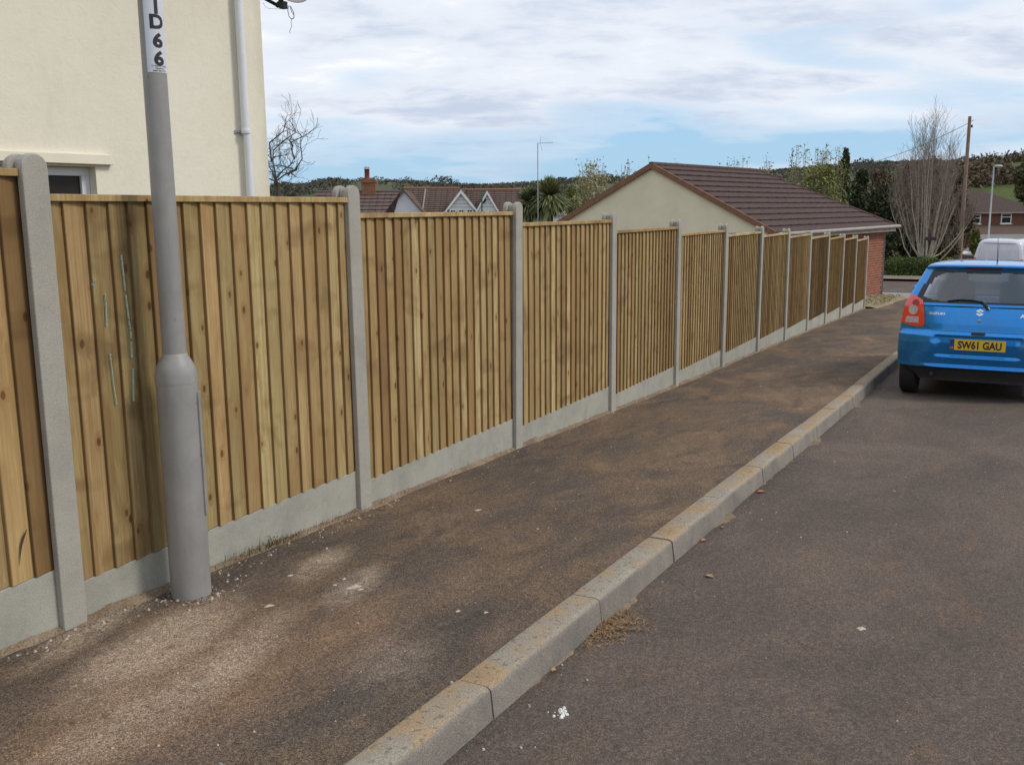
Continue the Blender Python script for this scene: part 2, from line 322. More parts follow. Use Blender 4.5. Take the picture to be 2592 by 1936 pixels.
# ------------------------------------------------------------ ground materials
def tarmac(name, pav):
    m = MT(name, rough=.93, spec=.25); v = m.co()
    f1 = m.noise(v, 330, 2, .6); f2 = m.noise(v, 120, 3, .65); patch = m.noise(m.co((.55, 1.0, 1), rot=(0, 0, .35)), 1.25, 7, .66, .5)
    p2 = m.noise(m.co((.5, 1.1, 1), (7, 3, 0)), 3.0, 6, .66, .7); p3 = m.noise(m.co(loc=(2, 9, 0)), 6.5, 6, .7, .4)
    if pav:
        c = m.ramp(patch, [(.32, (.080, .064, .054)), (.46, (.108, .083, .064)), (.55, (.140, .096, .063)), (.66, (.195, .132, .084))])
        c = m.mix(m.math('MULTIPLY', m.ramp(p2, [(.52, 0.0), (.68, 1.0)]), .6), c, (.20, .13, .078))
        c = m.mix(m.math('MULTIPLY', m.ramp(p2, [(.32, 1.0), (.46, 0.0)]), .45), c, (.060, .050, .045))
        p4 = m.noise(m.co((.45, 1.25, 1), (17, 5, 0), rot=(0, 0, .2)), 2.2, 7, .7, .9)
        c = m.mix(m.math('MULTIPLY', m.ramp(p4, [(.52, 0.0), (.62, 1.0)]), .45), c, (.060, .049, .043))
        pale = None
        SP = [(400, 1640, .62, .24, 1.0), (560, 1700, .7, .16, .7), (820, 1430, .35, .12, .75), (230, 1600, .45, .12, .9), (300, 1850, .5, .16, .45), (900, 1490, .35, .12, .7), (1000, 1700, .35, .2, .35)]
        for px, py, a, b, k in SP:
            q = ray_ground(px, py); sp = m.math('MULTIPLY', spot(m, v, q.x, q.y, a, b, .25), k*2.2)
            pale = sp if pale is None else m.math('MAXIMUM', pale, sp)
        pale = m.math('MULTIPLY', pale, m.ramp(m.math('ADD', m.math('MULTIPLY', p3, .6), m.math('MULTIPLY', p2, .4)), [(.36, .1), (.58, 1.0)]), clamp=True)
        wm_ = None
        for px, py, a_, b_2, k in ((420, 1780, 1.1, .5, 1.0), (900, 1600, .7, .3, .7), (1150, 1500, .5, .2, .5), (1250, 1650, .4, .12, .4)):
            q = ray_ground(px, py); sp = m.math('MULTIPLY', spot(m, v, q.x, q.y, a_, b_2, .2), k*1.8); wm_ = sp if wm_ is None else m.math('MAXIMUM', wm_, sp)
        wm_ = m.math('MULTIPLY', wm_, m.ramp(m.math('ADD', m.math('MULTIPLY', p3, .5), m.math('MULTIPLY', p4, .5)), [(.38, .15), (.58, 1.0)]), clamp=True)
        c = m.mix(m.math('MULTIPLY', wm_, .62), c, (.26, .165, .105))
        c = m.mix(m.math('MULTIPLY', pale, .66), c, (.40, .31, .23))
        # crumbly pale mortar splashes
        cr = m.math('MULTIPLY', m.ramp(m.noise(v, 14, 6, .75, .3), [(.68, 0.0), (.72, 1.0)]), m.ramp(p2, [(.42, 0.0), (.6, 1.0)]))
        c = m.mix(m.math('MULTIPLY', cr, .7), c, (.52, .45, .34))
    else:
        c = m.ramp(patch, [(.34, (.090, .070, .059)), (.52, (.113, .087, .072)), (.66, (.142, .109, .087))])
        c = m.mix(m.math('MULTIPLY', m.ramp(p2, [(.55, 0.0), (.70, 1.0)]), .6), c, (.16, .105, .07))
        c = m.mix(m.math('MULTIPLY', m.ramp(p3, [(.3, 1.0), (.45, 0.0)]), .35), c, (.060, .050, .048))
    agg = m.ramp(f1, [(.38, .25), (.5, .95), (.62, 2.0)]); c = m.mix(.75 if pav else .5, c, m.mix(1.0, c, agg, 'MULTIPLY'))
    f3 = m.noise(v, 46, 4, .7); c = m.mix(.55, c, m.mix(1.0, c, m.ramp(f3, [(.36, .62), (.64, 1.42)]), 'MULTIPLY'))
    agg2 = m.ramp(f2, [(.38, .5), (.62, 1.6)]); c = m.mix(.75 if pav else .5, c, m.mix(1.0, c, agg2, 'MULTIPLY'))
    gr = m.vor(v, 55, 'Distance'); grc = m.vor(v, 55, 'Color'); sep_ = m.N.new('ShaderNodeSeparateColor'); m.L.new(grc, sep_.inputs[0])
    fl = m.math('MULTIPLY', m.ramp(gr, [(.10, 1.0), (.16, 0.0)]), m.ramp(sep_.outputs[0], [(.93, 0.0), (.95, 1.0)]))
    c = m.mix(m.math('MULTIPLY', fl, .7), c, (.42, .36, .29))
    m.col(c); m.bump(m.math('ADD', m.math('MULTIPLY', f1, .7), f2), .0035)
    return m.m
M_pav = tarmac('dusty_tarmac', True); M_road = tarmac('road_tarmac', False)
M_paleconc = plain('pale_footway', (.25, .235, .24), .9, .12, 3, bump=.003, bscale=80)
def grass_mat(name, a, b, c_, sc=1.0):
    m = MT(name, rough=.95, spec=.1); v = m.co(); n1 = m.noise(v, .35*sc, 6, .65, .6); n2 = m.noise(v, 5*sc, 5, .7)
    c = m.ramp(n1, [(.36, a), (.52, b), (.66, c_)]); c = m.mix(.5, c, m.mix(1.0, c, m.ramp(n2, [(.3, .6), (.7, 1.4)]), 'MULTIPLY'))
    m.col(c); m.bump(n2, .03); return m.m
M_earth = grass_mat('earth_and_grass', (.11, .09, .05), (.12, .12, .05), (.17, .14, .09))
M_field = grass_mat('green_field', (.065, .085, .028), (.08, .105, .033), (.10, .11, .045), .3)
M_hill = grass_mat('far_hill', (.075, .075, .048), (.085, .10, .05), (.105, .115, .065), .06)
# ------------------------------------------------------------ ground sheets
def sheet(name, srange, trange, zf, mat, ns, nt_, sfun=None):
    b = MB(); vs = []; 
    for i in range(ns+1):
        s = srange[0]+(srange[1]-srange[0])*i/ns
        t0, t1 = (trange(s) if callable(trange) else trange)
        for j in range(nt_+1):
            t = t0+(t1-t0)*j/nt_; vs.append((s, t, zf(s, t)))
    fs = [(i*(nt_+1)+j, (i+1)*(nt_+1)+j, (i+1)*(nt_+1)+j+1, i*(nt_+1)+j+1) for i in range(ns) for j in range(nt_)]
    b.add(vs, fs, 0, 0, True); return tag(b.build(name, mat), kind='structure')
def gsheet():
    b = MB(); ss_ = sorted(set([-2500, -1200, -500, -200, -100, -60, -30, -20, -10]+[x for x in range(-8, 60, 1)]+[33.4]+[x for x in range(60, 140, 4)]+[160, 200, 300, 500, 900, 1600, 3000]))
    ts_ = sorted(set([-2500, -1200, -500, -200, -100, -60, -40, -30, -25, -20, -16, -12, -11, -8.77, -8.74, -8, -6, -4, -2, -.1, .0, .05, .12, 1, 2, 4, 6]+[x for x in range(8, 60, 3)]+[80, 120, 200, 400, 800, 1600, 3000]))
    def z(s, t):
        base = gz(s, t)
        if -8.75 <= t < .03 and s < 33: return base-.16
        if t < -8.75 and s < 33: return base+.03
        if 29 < s < 42: return base-.16
        return base-.03
    vs = [(s, t, z(s, t)) for s in ss_ for t in ts_]; n = len(ts_)
    b.add(vs, [(i*n+j, (i+1)*n+j, (i+1)*n+j+1, i*n+j+1) for i in range(len(ss_)-1) for j in range(n-1)], 0, 0, True)
    return tag(b.build('ground', M_earth), kind='structure')
gsheet()
def pzz(s, t):
    e = .004*noise.noise(Vector((s*.9, t*.9, 0)))+.0016*noise.noise(Vector((s*5, t*5, 2)))
    return pz(s, t)-.006+e
sheet('pavement', (-9, 29.6), lambda s: (kt(s)+.118, .012), pzz, M_pav, 500, 24)
def rzz(s, t):
    e = .005*noise.noise(Vector((s*.7, t*.7, 5)))
    cam_ = .0 if t > -5 else 0
    return rz(s)+.012*min(3.2, max(0, kt(s)-t))+e - .012*max(0, -5.2-t)*2
sheet('road', (-9, 33.5), lambda s: (-8.6, kt(s)+.01), rzz, M_road, 400, 40)
sheet('crossing_road', (33.5, 40.4), (-60, 60), lambda s, t: rz(s)-(.0 if t < 6 else 0)-2.2*ss((t-6)/40)*(t > 6)+.006, M_road, 10, 120)
sheet('far_footway', (29.6, 33.5), lambda s: (-1.95, 40), lambda s, t: gz(s, t)-.035 if s > 29.7 else gz(s, t)-.035, M_paleconc, 6, 60)
sheet('gravel_verge', (40.4, 42.6), (-60, 60), lambda s, t: gz(s, t)+.05, plain('gravel_soil', (.22, .18, .13), .95, .3, 6, bump=.02, bscale=60), 4, 60)
# kerb of separate stones with dark open joints
def kerb():
    b = MB(); rnd = random.Random(4); L0 = .915; 
    prof = [(.128, -.25), (.128, -.002), (.120, .001), (.030, .001), (.018, -.001), (.009, -.006), (.003, -.014), (.001, -.026), (-.010, -.12), (-.010, -.25)]
    for i in range(-10, 34):
        s0 = .193+i*L0+.004+rnd.uniform(-.001, .002); s1 = s0+L0-.0085; dz = rnd.uniform(-.003, .003); dt = rnd.uniform(-.003, .003); dz2 = rnd.uniform(-.003, .003)
        rows = []
        for k in range(13):
            u = k/12; s = s0+(s1-s0)*u; zt = pz(s, kt(s))+dz*(1-u)+dz2*u
            e = .006 if k in (0, 12) else 0
            ring = []
            for j, (q, h) in enumerate(prof):
                wob = .0022*noise.noise(Vector((s*7, j*.6, i*1.3))) if 1 < j < 8 else 0
                chip = 0
                if 3 <= j <= 6: chip = max(0, noise.noise(Vector((s*4.3, 3.1, i*.2)))-.35)*.03
                ring.append((s, kt(s)+q+dt+wob+chip*.6+(e*.3 if j > 5 else 0), zt+h-chip*.5-(e*.5 if 1 <= j <= 5 else 0)))
            rows.append(ring)
        n = len(prof); vs = [p for r in rows for p in r]
        fs = [(a*n+c, (a+1)*n+c, (a+1)*n+c+1, a*n+c+1) for a in range(12) for c in range(n-1)]
        b.add(vs, fs, 0, 0, True); b.add(rows[0], [tuple(range(n))]); b.add(rows[-1], [tuple(range(n-1, -1, -1))])
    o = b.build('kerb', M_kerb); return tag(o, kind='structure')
kerb()
b = MB()
for i in range(-9, 31):
    b.add([(i, kt(i)+.02, pz(i, kt(i))-.035), (i+1, kt(i+1)+.02, pz(i+1, kt(i+1))-.035), (i+1, kt(i+1)+.12, pz(i+1, kt(i+1))-.035), (i, kt(i)+.12, pz(i, kt(i))-.035)], [(0, 1, 2, 3)])
tag(b.build('kerb_bedding', plain('dark_joint', (.04, .036, .03), .95)), kind='structure')
# other side of the road
b = MB(); b.box(-9, 29, -8.75, -8.6, -.3, .0)
b.v = [(x, y, z+gz(x)+.06) for x, y, z in b.v]; tag(b.build('far_kerb', M_kerb), kind='structure')
# ------------------------------------------------------------ the fence
S = 1.93
POSTH = [1.80]*13
def post_base(i): return gz(S*i)
TOPS = {-1: 1.745, 0: 1.658, 1: 1.575, 2: 1.493, 3: 1.396, 4: 1.318, 5: 1.255, 6: 1.193, 7: 1.126, 8: 1.052, 9: .980, 10: .904, 11: .823}
fence = empty('timber_fence', (0, 0, 0), 0, 'long stepped timber panel fence with concrete posts and gravel boards along the pavement', 'fence')
def post_mesh():
    def arch(hw, z0, zt, n=12):
        pts = [(-hw, z0), (hw, z0)]
        zc = zt-hw*.92
        for k in range(n+1):
            a = math.pi*k/n; pts.append((hw*math.cos(a), zc+hw*.92*math.sin(a)))
        return pts
    b = MB(); H_ = 1.80
    b.prism(arch(.053, -.35, H_), 0, .032)          # front flange (road side is -y: built at y 0..)
    b.prism(arch(.028, -.35, H_-.012), .032, .078)
    b.prism(arch(.053, -.35, H_), .078, .110)
    return b
post0 = None; pm = None
for i in range(13):
    z = post_base(i)
    if pm is None:
        o = post_mesh().build('fence_post', M_post, bevel=.005); o.data.name = 'fence_post'; pm = o.data
    else:
        o = post0.copy(); C.objects.link(o)
    if i == 0: post0 = o
    o.location = (S*i, 0, z); o.rotation_euler = (random.Random(i).uniform(-.006, .006), random.Random(i+50).uniform(-.005, .005), 0)
    o.parent = fence
def ptone(i, k):
    r_ = random.Random(i*97+k*13).uniform(-.10, .10)
    if i == -1: return .80+r_ if k < 17 else (1.25 if k == 17 else .74)
    if i == 0: return (.90, .96, .78, .82, .74, .76, .84)[k]+r_*.4 if k < 7 else 1.04+r_
    if i == 7 and k >= 15: return 1.25
    return {1: 1.0, 2: 1.0, 3: .93, 4: .98, 5: .90, 6: .93, 7: .86, 8: .74, 9: .92, 10: .80, 11: .95}.get(i, 1)+r_
def panel(i):
    x0, x1 = S*i+.034, S*(i+1)-.034; Lp = x1-x0; top = TOPS[i]; Hh = 1.505; rnd = random.Random(100+i)
    b = MB(); x = 0.0; k = 0; yb = .052        # back plane of the boards
    pitch = Lp/ (19 if i not in (1,) else 20)
    while x < Lp-.01:
        wd = pitch*rnd.uniform(.93, 1.07); xe = min(Lp, x+wd)
        if Lp-xe < .04: xe = Lp
        ov = .024; xr = min(Lp, xe+ov)
        bot = rnd.uniform(-.003, .002); tilt = rnd.uniform(-.0015, .0015); cup = rnd.uniform(0, .002)
        thick, thin = .0165+rnd.uniform(-.0015, .002), .005
        yl = yb-thin-.002; f0 = yb-.004-thick-.006; f1 = yb-.004-thin
        # board: thick edge on the left, thin edge tucked under the next board
        zs = [.0+bot, .3, .6, .9, 1.2, Hh-.018]
        vs = []
        bow = rnd.uniform(-.003, .003)
        for z in zs:
            q = bow*math.sin(math.pi*z/Hh)
            vs += [(x+q, f0, z), (x+q+.003, f0-.0015, z), (x+(xr-x)*.5+q, (f0+f1)/2-.001-cup, z), (xr+q, f1, z), (xr+q, yb, z), (x+q, yb-.004, z)]
        n = 6; nz = len(zs)
        fa = []; fb = []
        for a in range(nz-1):
            for c in range(n):
                f = (a*n+c, (a+1)*n+c, (a+1)*n+(c+1) % n, a*n+(c+1) % n)
                (fb if c in (0, 5) else fa).append(f)
        fb.append(tuple(range(n))); fa.append(tuple((nz-1)*n+c for c in range(n)))
        b.add(vs, fa, 0, k+.5); o = len(b.v)-len(vs)
        for f in fb: b.f.append(tuple(o+q for q in f)); b.mi.append(1); b.at.append(k+.5); b.sm.append(False)
        x = xe; k += 1
    root = b.build('fence_panel', [M_wood, M_wedge], fence, (x0, 0, top-Hh), att=True, tone=lambda k: ptone(i, k))
    if i == -1: root['label'] = 'darker stained panel at the left edge'
    for z in (.12, .72, 1.34):
        r = MB(); r.box(0, Lp, yb+.001, yb+.034, z, z+.034); r.build('rail', M_wood, root, att=True)
    r = MB(); r.box(0.0, Lp, .012, .066, Hh-.027, Hh, att=50.5); r.build('capping', M_cap, root, bevel=.003, att=True)
    g_ = MB(); g_.box(S*i+.031, S*(i+1)-.031, .030, .076, top-Hh-.33, top-Hh-.002)
    go = g_.build('gravel_board', M_grav, fence, bevel=.003)
    return root
P0root = None
for i in range(-1, 12):
    r = panel(i)
    if i == 0: P0root = r
# chalk marks on the panel behind the lamp column
M_chalk = plain('green_chalk', (.40, .52, .40), .95, .1, 40)
def chalk(pts, w_):
    P = []
    for px, py in pts:
        d = FW+RT*((px-1296)/F)-UP*((py-968)/F); k = (.0225-CP.y)/d.y; P.append(CP+d*k-Vector((S*0+.034, 0, TOPS[0]-1.505)))
    b = MB(); rnd = random.Random(int(pts[0][0])); Q = []
    for a in range(len(P)-1):
        for k in range(8): Q.append(P[a].lerp(P[a+1], k/8))
    Q.append(P[-1])
    for a in range(len(Q)-1):
        if rnd.random() < .12: continue
        w0 = w_*rnd.uniform(.4, 1.1)
        b.box(min(Q[a].x, Q[a+1].x)-w0/2, max(Q[a].x, Q[a+1].x)+w0/2, .0235-.003, .0235+.004, min(Q[a].z, Q[a+1].z), max(Q[a].z, Q[a+1].z)+.002)
    b.build('chalk_mark', M_chalk, P0root)
z6 = lambda x, y: (x/2.36, 350+y/2.36)
chalk([z6(725, 700), z6(738, 820), z6(752, 940), z6(770, 1080), z6(782, 1160), z6(788, 1310)], .004)
chalk([z6(795, 1370), z6(797, 1450), z6(800, 1570)], .004)
chalk([z6(628, 935), z6(634, 1010), z6(637, 1120)], .004)
chalk([z6(658, 1290), z6(668, 1380), z6(680, 1480), z6(696, 1590)], .003)
def split_mark():
    P = []
    pn = [o for o in fence.children if o.name.startswith('fence_panel')][0]; base = Vector(pn.location)
    for px, py in ((67.8, 1340), (60, 1358), (54, 1380), (51, 1405), (49.5, 1432)):
        d = FW+RT*((px-1296)/F)-UP*((py-968)/F); k = (.0225-CP.y)/d.y; P.append(CP+d*k-base)
    b = MB(); W_ = [.004, .011, .009, .005, .001]
    for a in range(4): b.add([P[a]-Vector((W_[a]*.5, 0, 0)), P[a]+Vector((W_[a]*.5, 0, 0)), P[a+1]+Vector((W_[a+1]*.5, 0, 0)), P[a+1]-Vector((W_[a+1]*.5, 0, 0))], [(0, 1, 2, 3)])
    o = b.build('bark_split', plain('dark_bark_split', (.05, .04, .03), .95), pn)
split_mark()
chalk([z6(568, 845), z6(556, 880)], .009)
# ------------------------------------------------------------ text helper
def text_mesh(txt, size, bold=.0, align='CENTER', extrude=0.0, space=1.0):
    cu = bpy.data.curves.new('lettering', 'FONT'); cu.body = txt; cu.size = size; cu.align_x = align; cu.offset = bold; cu.extrude = extrude; cu.resolution_u = 4; cu.space_character = space
    ob = bpy.data.objects.new('lettering_source', cu); C.objects.link(ob); bpy.context.view_layer.update()
    me = bpy.data.meshes.new_from_object(ob.evaluated_get(bpy.context.evaluated_depsgraph_get()))
    bpy.data.objects.remove(ob); bpy.data.curves.remove(cu)
    return [v.co.copy() for v in me.vertices], [tuple(p.vertices) for p in me.polygons]
# ------------------------------------------------------------ lamp column
LX, LY = .464, -.138; LB = pz(LX, LY)-.02
lamp = empty('lamp_column', (LX, LY, LB), 0, 'grey steel street lamp column with numbered sticker, standing in front of the fence', 'lamp column')
ZS = .905-LB
b = MB(); prof = [(.0825, -.1), (.0825, ZS+.0)]
b.lathe(prof, 40); b.build('base_shaft', M_lamp, lamp)
b = MB(); b.lathe([(.0835, ZS-.002), (.083, ZS+.03), (.076, ZS+.062), (.063, ZS+.088), (.052, ZS+.104), (.0485, ZS+.116), (.046, ZS+.118)], 40); b.build('shoulder', M_lamp, lamp)
b = MB(); b.lathe([(.0475, ZS+.10), (.0445, ZS+1.5), (.0405, 4.2), (.036, 5.2)], 36)
b.tube([(0, 0, 5.2), (0, -.05, 5.45), (0, -.3, 5.6), (0, -.6, 5.65)], [.035, .03, .025, .024], 12); b.build('upper_shaft', M_lamp, lamp)
b = MB(); b.lathe([(.02, -.06), (.09, -.05), (.12, 0), (.09, .05), (.03, .07)], 16, M=Matrix.Translation((0, -.8, 5.66)) @ Matrix.Diagonal((1, 2.4, 1, 1))); b.build('lantern', M_whitep, lamp)
# door, on the side facing up the road
b = MB(); da = math.atan2(-.55, .82); z0, z1 = .333-LB, .860-LB
vs = []
for z in (z0, z0+.02, z1-.02, z1):
    for k in range(9):
        a = da+(-.62+1.24*k/8)*(1 if z0 < z < z1 else .93); vs.append((.0905*math.cos(a), .0905*math.sin(a), z))
for z in (z0, z0+.02, z1-.02, z1):
    for k in range(9):
        a = da+(-.62+1.24*k/8)*(1 if z0 < z < z1 else .93); vs.append((.083*math.cos(a), .083*math.sin(a), z))
fs = [(r*9+k, r*9+k+1, (r+1)*9+k+1, (r+1)*9+k) for r in range(3) for k in range(8)]
fs += [(r*9, (r+1)*9, 36+(r+1)*9, 36+r*9) for r in range(3)]+[(r*9+8, 36+r*9+8, 36+(r+1)*9+8, (r+1)*9+8) for r in range(3)]
fs += [(k, 36+k, 36+k+1, k+1) for k in range(8)]+[(27+k, 27+k+1, 63+k+1, 63+k) for k in range(8)]
b.add(vs, fs); b.build('door', M_lamp, lamp, bevel=.0015)
# sticker wrapped on the upper shaft
zs0, zs1 = 2.117-LB, 2.42-LB; va = math.atan2(CP.y-LY, CP.x-LX)   # direction to the camera
RS = .0464; a0 = va+R_(-33); a1 = va+R_(95)                       # sticker runs from the left part round past the right limb
def wrapz(u, z, r=RS): a = a0+(a1-a0)*0+u/RS; return (r*math.cos(a), r*math.sin(a), z)
b = MB(); n = 16; wid = .0975
vs = [wrapz(wid*k/n, z) for z in (zs0, zs1) for k in range(n+1)]
b.add(vs, [(k, k+1, n+1+k+1, n+1+k) for k in range(n)], 0, 0, True); stk = b.build('number_sticker', M_sticker, lamp, fix=False)
b = MB()
def wtext(t, size, u, z, bold, sx=1.0):
    v, f = text_mesh(t, size, bold); bm = bmesh.new(); bv = [bm.verts.new(p) for p in v]
    for q in f:
        try: bm.faces.new([bv[i] for i in q])
        except ValueError: pass
    bmesh.ops.triangulate(bm, faces=bm.faces); x = min(p.x for p in v)
    while x < max(p.x for p in v):
        bmesh.ops.bisect_plane(bm, geom=bm.verts[:]+bm.edges[:]+bm.faces[:], plane_co=(x, 0, 0), plane_no=(1, 0, 0), dist=1e-7); x += .0025
    bm.verts.index_update(); b.add([wrapz(u+p.co.x*sx, z+p.co.y, RS+.0006) for p in bm.verts], [tuple(w_.index for w_ in q.verts) for q in bm.faces]); bm.free()
wtext('432104', .0145, .0265+.0165, zs1-.0215, .0003, 1.15)
hh = .0525
for k, ch in enumerate('1D66'):
    zc = [2.3345, 2.280, 2.2115, 2.1455][k]-LB
    wtext(ch, .070, .0475, zc, .0030, 1.12)
wtext('To Report a Fault', .0085, .0475, zs0+.0215, .0001); wtext('Telephone', .0085, .0475, zs0+.0125, .0001); wtext('0800 068 4170', .0085, .0475, zs0+.0035, .0001)
b.build('lettering', M_ink, stk, fix=False)
# ------------------------------------------------------------ cream house on the left
HD = R_(-10); HC = Vector((4.285, 2.639))
house = empty('cream_house', (HC.x, HC.y, 0), HD, 'tall cream rendered house behind the fence on the left', 'house')
# local frame: x along the wall (0 at the right corner, negative to the left), y to the back
b = MB(); wz0, wz1, wx0, wx1 = .85, 1.925, -2.95, -1.60; HT = 4.9; Z0 = -1.0
b.box(-9, wx0, 0, .28, Z0, HT); b.box(wx1, 0, 0, .28, Z0, HT); b.box(wx0, wx1, 0, .28, Z0, wz0); b.box(wx0, wx1, 0, .28, wz1, HT)
b.box(-9, -8.72, .28, 7, Z0, HT); b.box(-.28, 0, .28, 7, Z0, HT); b.box(-8.72, -.28, 6.72, 7, Z0, HT)
b.build('wall', M_wall, house)
b = MB(); b.prism([(-3.15, 1.945), (-1.475, 1.940), (-1.495, 2.012), (-3.15, 2.012)], -.045, .0, 'y'); b.build('lintel', plain('cream_paint', (.80, .74, .60), .8, .04, 4), house, bevel=.004)
wf = MB()
for x0, x1, z0, z1 in ((wx0, wx1, wz1-.065, wz1-.002), (wx0, wx1, wz0, wz0+.06), (wx1-.065, wx1-.002, wz0+.06, wz1-.065), (wx0, wx0+.06, wz0+.06, wz1-.065), (-2.30, -2.24, wz0+.06, wz1-.065)):
    wf.box(x0, x1, .09, .15, z0, z1)
wfo = wf.build('window', M_white, house, bevel=.004)
M_gdark = MT('dark_window_glass', (.02, .018, .016), .25, 0, .25); _v = M_gdark.co(); M_gdark.col(M_gdark.ramp(M_gdark.noise(_v, 3, 3), [(.3, (.012, .010, .009)), (.7, (.035, .028, .022))])); M_gdark = M_gdark.m
b = MB(); b.box(wx0+.06, wx1-.065, .118, .128, wz0+.06, wz1-.065); b.build('glass', M_gdark, wfo)
b = MB(); b.box(wx0-.04, wx1+.04, -.05, .09, wz0-.045, wz0); b.build('sill', M_whitep, wfo)
b = MB(); px0 = -.262
b.tube([(px0, -.055, 2.25), (px0-.002, -.055, 4.75)], .0355, 16); b.tube([(px0+.012, -.055, .3), (px0+.012, -.055, 2.30)], .032, 16)
b.lathe([(.038, 2.235), (.040, 2.245), (.040, 2.262), (.037, 2.275)], 16, M=Matrix.Translation((px0, -.055, 0)))
b.build('downpipe', M_white, house)
b = MB(); b.box(px0-.075, px0+.05, -.015, -.002, 2.236, 2.262); b.tube([(px0-.06, -.02, 2.249), (px0+.045, -.02, 2.249)], .009, 8); b.build('pipe_clip', M_galv, house)
b = MB(); b.prism([(-.75, 4.9), (3.5, 7.3), (7.75, 4.9), (7.75, 4.78), (3.5, 7.15), (-.75, 4.78)], -9.3, .3, 'x'); b.build('roof', plain('brown_tiles', (.12, .075, .06), .85, .2, 6, bump=.01), house)
b = MB(); b.box(-9.3, .3, -.45, -.33, 4.7, 4.78); b.build('gutter', M_white, house)
# satellite dish on a bracket at the house corner
dc = at(722, -42, 8.45)
dish = empty('satellite_dish', dc, 0, 'satellite dish with trailing cables, bracketed off the corner of the cream house', 'satellite dish')
b = MB(); aim = (Vector((-.35, -1.0, .45))).normalized(); q = aim.to_track_quat('Z', 'Y').to_matrix().to_4x4()
prof = [(.001, 0), (.06, .004), (.12, .016), (.18, .036), (.215, .052), (.22, .058)]
b.lathe(prof, 32, M=q, close=False); pr2 = [(r, z-.006) for r, z in prof[:-1]]+[(.224, .056)]; b.lathe(pr2, 32, M=q, close=False); b.build('reflector', plain('dish_grey', (.33, .29, .28), .5, .08), dish)
b = MB(); bk = at(722, 10, 8.5)-dc; b.tube([(0, 0, 0), -aim*.07], .03, 10)
b.tube([-aim*.06, bk+Vector((0, .05, .02)), bk+Vector((.0, .1, -.01))], .022, 8); b.box(bk.x-.03, bk.x+.03, bk.y+.0, bk.y+.05, bk.z-.04, bk.z+.02)
cw = house.matrix_basis.to_3x3(); wallpt = Vector((HC.x-.02, HC.y+.25, dc.z))-dc; b.tube([bk+Vector((0, .1, 0)), wallpt+Vector((0, 0, -.05)), wallpt], .016, 8); b.build('bracket', M_darkmetal, dish)
b = MB(); z5 = lambda x, y, d=8.45: at(660+x/3.177, y/3.177, d)-dc
b.tube([z5(222, 48), z5(218, 90), z5(228, 135), z5(246, 158), z5(268, 148), z5(266, 105), z5(240, 52)], .0032, 5)
b.tube([z5(232, 50), z5(248, 95), z5(270, 130), z5(262, 155), z5(248, 150)], .0028, 5)
b.tube([z5(247, 155), z5(245, 180), z5(250, 205), z5(246, 222), z5(238, 240), z5(232, 258), z5(236, 268)], .0022, 5)
b.tube([z5(190, 45), z5(180, 68), z5(160, 76), z5(120, 74), z5(60, 70), z5(35, 55), z5(20, 25)], .0014, 5); b.build('cable', M_darkmetal, dish)
# ------------------------------------------------------------ brick and tile materials
def brick_mat(name, col=(.30, .095, .05), mort=(.34, .29, .24), sc=1.0):
    m = MT(name, rough=.9, spec=.2); t = m.N.new('ShaderNodeTexCoord'); sp = m.N.new('ShaderNodeSeparateXYZ'); m.L.new(t.outputs['Object'], sp.inputs[0])
    cb = m.N.new('ShaderNodeCombineXYZ'); m.L.new(m.math('ADD', sp.outputs[0], sp.outputs[1]), cb.inputs[0]); m.L.new(sp.outputs[2], cb.inputs[1])
    br = m.N.new('ShaderNodeTexBrick'); m.L.new(cb.outputs[0], br.inputs['Vector']); br.inputs['Scale'].default_value = 1
    br.inputs['Brick Width'].default_value = .225*sc; br.inputs['Row Height'].default_value = .075*sc; br.inputs['Mortar Size'].default_value = .006*sc
    br.inputs['Color1'].default_value = (*col, 1); br.inputs['Color2'].default_value = (*[c*.72 for c in col], 1); br.inputs['Mortar'].default_value = (*mort, 1)
    n = m.noise(t.outputs['Object'], 6, 5, .6); c = m.mix(.5, br.outputs[0], m.mix(1.0, br.outputs[0], m.ramp(n, [(.3, .7), (.7, 1.35)]), 'MULTIPLY'))
    m.col(c); m.bump(m.math('SUBTRACT', 1.0, br.outputs[1]), .006); return m.m
M_brick = brick_mat('red_brick'); M_brickdark = brick_mat('blue_brick', (.075, .07, .085), (.2, .19, .18)); M_brickfar = brick_mat('brown_brick', (.20, .085, .06), (.17, .12, .10))
def tile_mat(name, col, row=.33, gap=.05, vcol=(.03, .02, .016)):
    m = MT(name, rough=.9, spec=.2); t = m.N.new('ShaderNodeTexCoord'); n = m.noise(t.outputs['Object'], 9, 6, .65); n2 = m.noise(t.outputs['Object'], 55, 3, .6)
    c = m.ramp(n, [(.3, tuple(x*.72 for x in col)), (.5, col), (.7, tuple(x*1.3 for x in col))]); c = m.mix(.4, c, m.mix(1.0, c, m.ramp(n2, [(.3, .6), (.7, 1.45)]), 'MULTIPLY'))
    wv = m.N.new('ShaderNodeTexWave'); wv.bands_direction = 'X'; wv.inputs['Scale'].default_value = 1.05; m.L.new(m.co((1, 1, 1)), wv.inputs[0]) if False else m.L.new(t.outputs['Object'], wv.inputs[0])
    c = m.mix(m.math('MULTIPLY', m.ramp(wv.outputs[1], [(.0, 1.0), (.18, 0.0)]), .35), c, vcol)
    m.col(c); m.bump(m.math('ADD', wv.outputs[1], n2), .008); return m.m
M_tile = tile_mat('brown_concrete_tiles', (.088, .058, .052)); M_tile2 = tile_mat('old_clay_tiles', (.125, .088, .074)); M_tile3 = tile_mat('slate_brown_tiles', (.13, .095, .085)); M_terra = plain('terracotta', (.22, .105, .065), .85, .2, 14)
